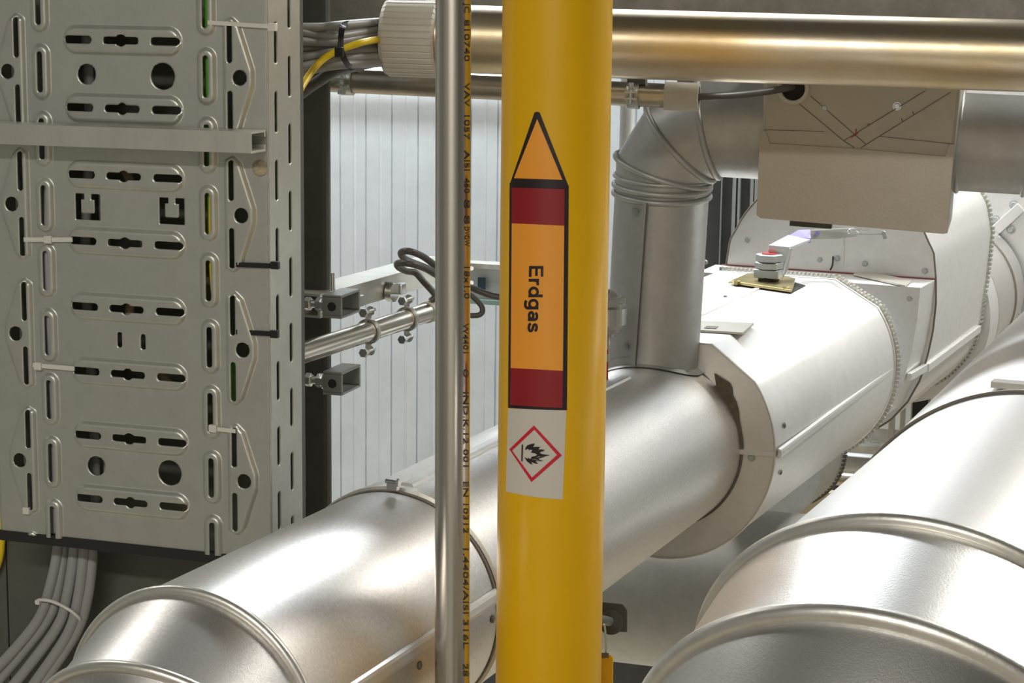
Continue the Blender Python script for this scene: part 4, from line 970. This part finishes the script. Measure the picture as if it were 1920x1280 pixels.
# ============================================================ MIDDLE LEFT: conduit, strut, brackets, loops
ca_ = P(568, 661, 1.62)
cn = thing('steel_conduit', 'stainless conduit running back behind the slim pipe, with ring clamps', 'pipe', ca_)
ta, tb = 0.0, along(800, ca_, U1)
b = MB(); b.cyl(ca_-U1*.10, ca_+U1*tb, .0090, N=48); part(b, 'pipe_body', 'steel', cn)
b = MB(); b.lathe(ca_+U1*tb, U1, [(-.002, .0098), (.02, .0102), (.03, .0098), (.03, .006)], N=40); part(b, 'end_sleeve', 'ferrule', cn, 'white plastic end sleeve')
band_t = along(795, ca_, U1)
for px, lab in ((691, 'front ring clamp on the conduit behind the tray brackets'), (763, 'rear ring clamp on the conduit beside the slim pipe')):
    t = along(px, ca_, U1); clamp('ring_clamp', ca_+U1*t, U1, .0090, lab, UP, 'ring clamps on the middle conduit', side=(UP, U1), w=.004)
# galvanized strut beside it
k0 = P(600, 588, 1.70); o = thing('strut_rail', 'galvanized strut rail rising behind the ring clamps towards the ribbed wall', 'rail', k0)
L = along(850, k0, U1)
prf = [(0, 0), (.034, 0), (.034, .002), (.002, .002), (.002, .0185), (.034, .0185), (.034, .0205), (0, .0205)]
b = MB(); b.loft([[k0+U1*s-HP*a+UP*(z-.004) for a, z in prf] for s in (0, L)], smooth=False); part(b, 'channel', 'strut', o)
b = MB()
for px, dy in ((647, 0), (727, 0)):
    t = along(px, k0, U1); c = k0+U1*t+HP*.004+UP*.002; b = MB(); b.cyl(c-HP*.003, c+HP*.003, .009, N=24); b.box(c+HP*.006+U1*.005+UP*.003, U1, HP, UP, .005, .004, .005); part(b, 'strut_nut', 'chrome', o, bevel=.001)
# strut brackets bolted to the post
def strut_bracket(x0, y0, label):
    d = 1.64; c = P(x0, y0, d)
    o = thing('strut_bracket', label, 'bracket', c-UP*.015, 'cut strut brackets on the post')
    ax = (P(x0+60, y0+16, d-.03)-c).normalized(); ax.z = 0; ax.normalize()      # along the bolt
    fw = P(x0+40, y0-12, d+.03)-c; 
    # square tube piece, open end facing right-front
    e = U2; g = NT
    w, h, dp, t = .0088, .0098, .0205, .0022
    cc_ = c-g*dp
    # frame as 4 walls around an opening seen from the right
    b = MB()
    b.box(cc_+UP*(h-t/2), e, g, UP, w, dp, t/2); b.box(cc_-UP*(h-t/2), e, g, UP, w, dp, t/2)
    b.box(cc_+g*(dp-t/2), e, g, UP, w, t/2, h-t); b.box(cc_-g*(dp-t/2), e, g, UP, w, t/2, h-t)
    part(b, 'channel_piece', 'brk', o, bevel=.0008)
    b = MB(); b.cyl(cc_+g*(dp+.0002), cc_+g*(dp-.0015), .0038, N=20); part(b, 'bolt_hole', 'dark', o)
    b = MB(); b.cyl(cc_-e*(w+.028)+g*.012, cc_-e*(w-.004)+g*.012, .0035, N=14); b.hexa(cc_-e*(w+.008)+g*.012, e, .0060, .005); b.hexa(cc_-e*(w+.018)+g*.012, e, .0058, .005); b.lathe(cc_-e*(w+.002)+g*.012, e, [(0, .0075), (.0015, .0075)], N=20); part(b, 'threaded_rod', 'chrome', o)
    return o
strut_bracket(622, 575, 'upper strut bracket bolted right of the dark post')
strut_bracket(623, 719, 'lower strut bracket bolted right of the dark post')
b = MB(); b.cyl(P(624, 545, 1.68), P(623, 512, 1.68), .0022, N=10); solo(b, 'threaded_rod', 'chrome', 'thin upright rod above the upper strut bracket', 'rod')
# dark cable loops
def LP(l, r, label, name='coiled_cable'):
    b = MB(); b.path([P(540+x/3.764, 420+y/3.764, d) for x, y, d in l], r, N=12); solo(b, name, 'cabled', label, 'cable', 'dark cable loops')
LP([(1110, 330, 1.80), (1035, 288, 1.79), (950, 228, 1.78), (860, 192, 1.77), (800, 198, 1.78), (810, 232, 1.80), (860, 262, 1.82), (960, 300, 1.84), (1060, 345, 1.86), (1290, 448, 1.88), (1400, 492, 1.88), (1500, 515, 1.88), (1650, 520, 1.88)], .0031, 'upper dark cable loop beside the slim pipe, running on behind the yellow pipe')
LP([(1110, 400, 1.80), (1035, 352, 1.79), (960, 310, 1.78), (860, 280, 1.77), (780, 275, 1.78), (775, 298, 1.80), (830, 330, 1.82), (900, 345, 1.83), (960, 410, 1.83), (1020, 475, 1.83), (1040, 510, 1.83), (1005, 545, 1.83)], .0031, 'lower dark cable loop ending above the white sleeve')
LP([(1230, 470, 1.86), (1300, 510, 1.86), (1360, 570, 1.86), (1372, 615, 1.86), (1345, 642, 1.86), (1280, 645, 1.86), (1230, 640, 1.86)], .0026, 'small grey cable loop between the slim pipe and the yellow pipe')
# rail and little box behind
k = P(915, 497, 3.6); b = MB(); b.box(k, U2, NT, UP, .12, .02, .0045); solo(b, 'wall_rail', 'zinc', 'thin grey rail on the ribbed wall between slim pipe and yellow pipe', 'rail')
o = thing('junction_box', 'pale junction box with a dark window under the thin wall rail', 'box', P(920, 560, 3.62))
b = MB(); b.box(P(925, 530, 3.64), U2, NT, UP, .05, .03, .030); part(b, 'housing', 'wall', o, bevel=.002)
b = MB(); b.box(P(903, 532, 3.605), U2, NT, UP, .0065, .003, .0115); part(b, 'dark_window', 'teal', o)
b = MB(); b.box(P(925, 566, 3.60), U2, NT, UP, .06, .01, .004); part(b, 'green_base', mat('grey_green', (.16, .24, .20), 0, .5), o)
for py in (503, 530):
    b = MB(); b.cyl(P(884, py, 3.5), P(884, py, 3.56), .004, N=12); part(b, 'cable_gland', 'tiew', o)
# vertical white pipe behind the elbow
b = MB(); k = P(1176, 240, 2.7); b.cyl(Vector((k.x, k.y, .9)), Vector((k.x, k.y, 2.1)), .0105, N=32); solo(b, 'drop_pipe', 'duct', 'pale vertical pipe glimpsed between the yellow pipe and the duct elbow', 'pipe')
# dark ribbed wall section between riser and box, added as a separate block
dc = thing('dark_wall', 'dark wall section with pale vertical profiles behind the riser duct', 'cabinet', P(1390, 470, 3.9)-UP*1.0)
k0 = P(1270, 400, 3.62); k0.z = 0
b = MB(); b.box(k0+U2*.25+UP*1.2, U2, NT, UP, .25, .03, 1.2); part(b, 'wall_section', 'darkwall', dc)
for px, w_ in ((1376, .0045), (1385, .003), (1409, .004), (1417, .004), (1352, .001)):
    k = onplane(px, 400, k0+NT*.034, NT); b = MB(); b.box(Vector((k.x, k.y, 1.2)), U2, NT, UP, w_*.7, .004, 1.2); part(b, 'edge_profile', 'brk', dc)
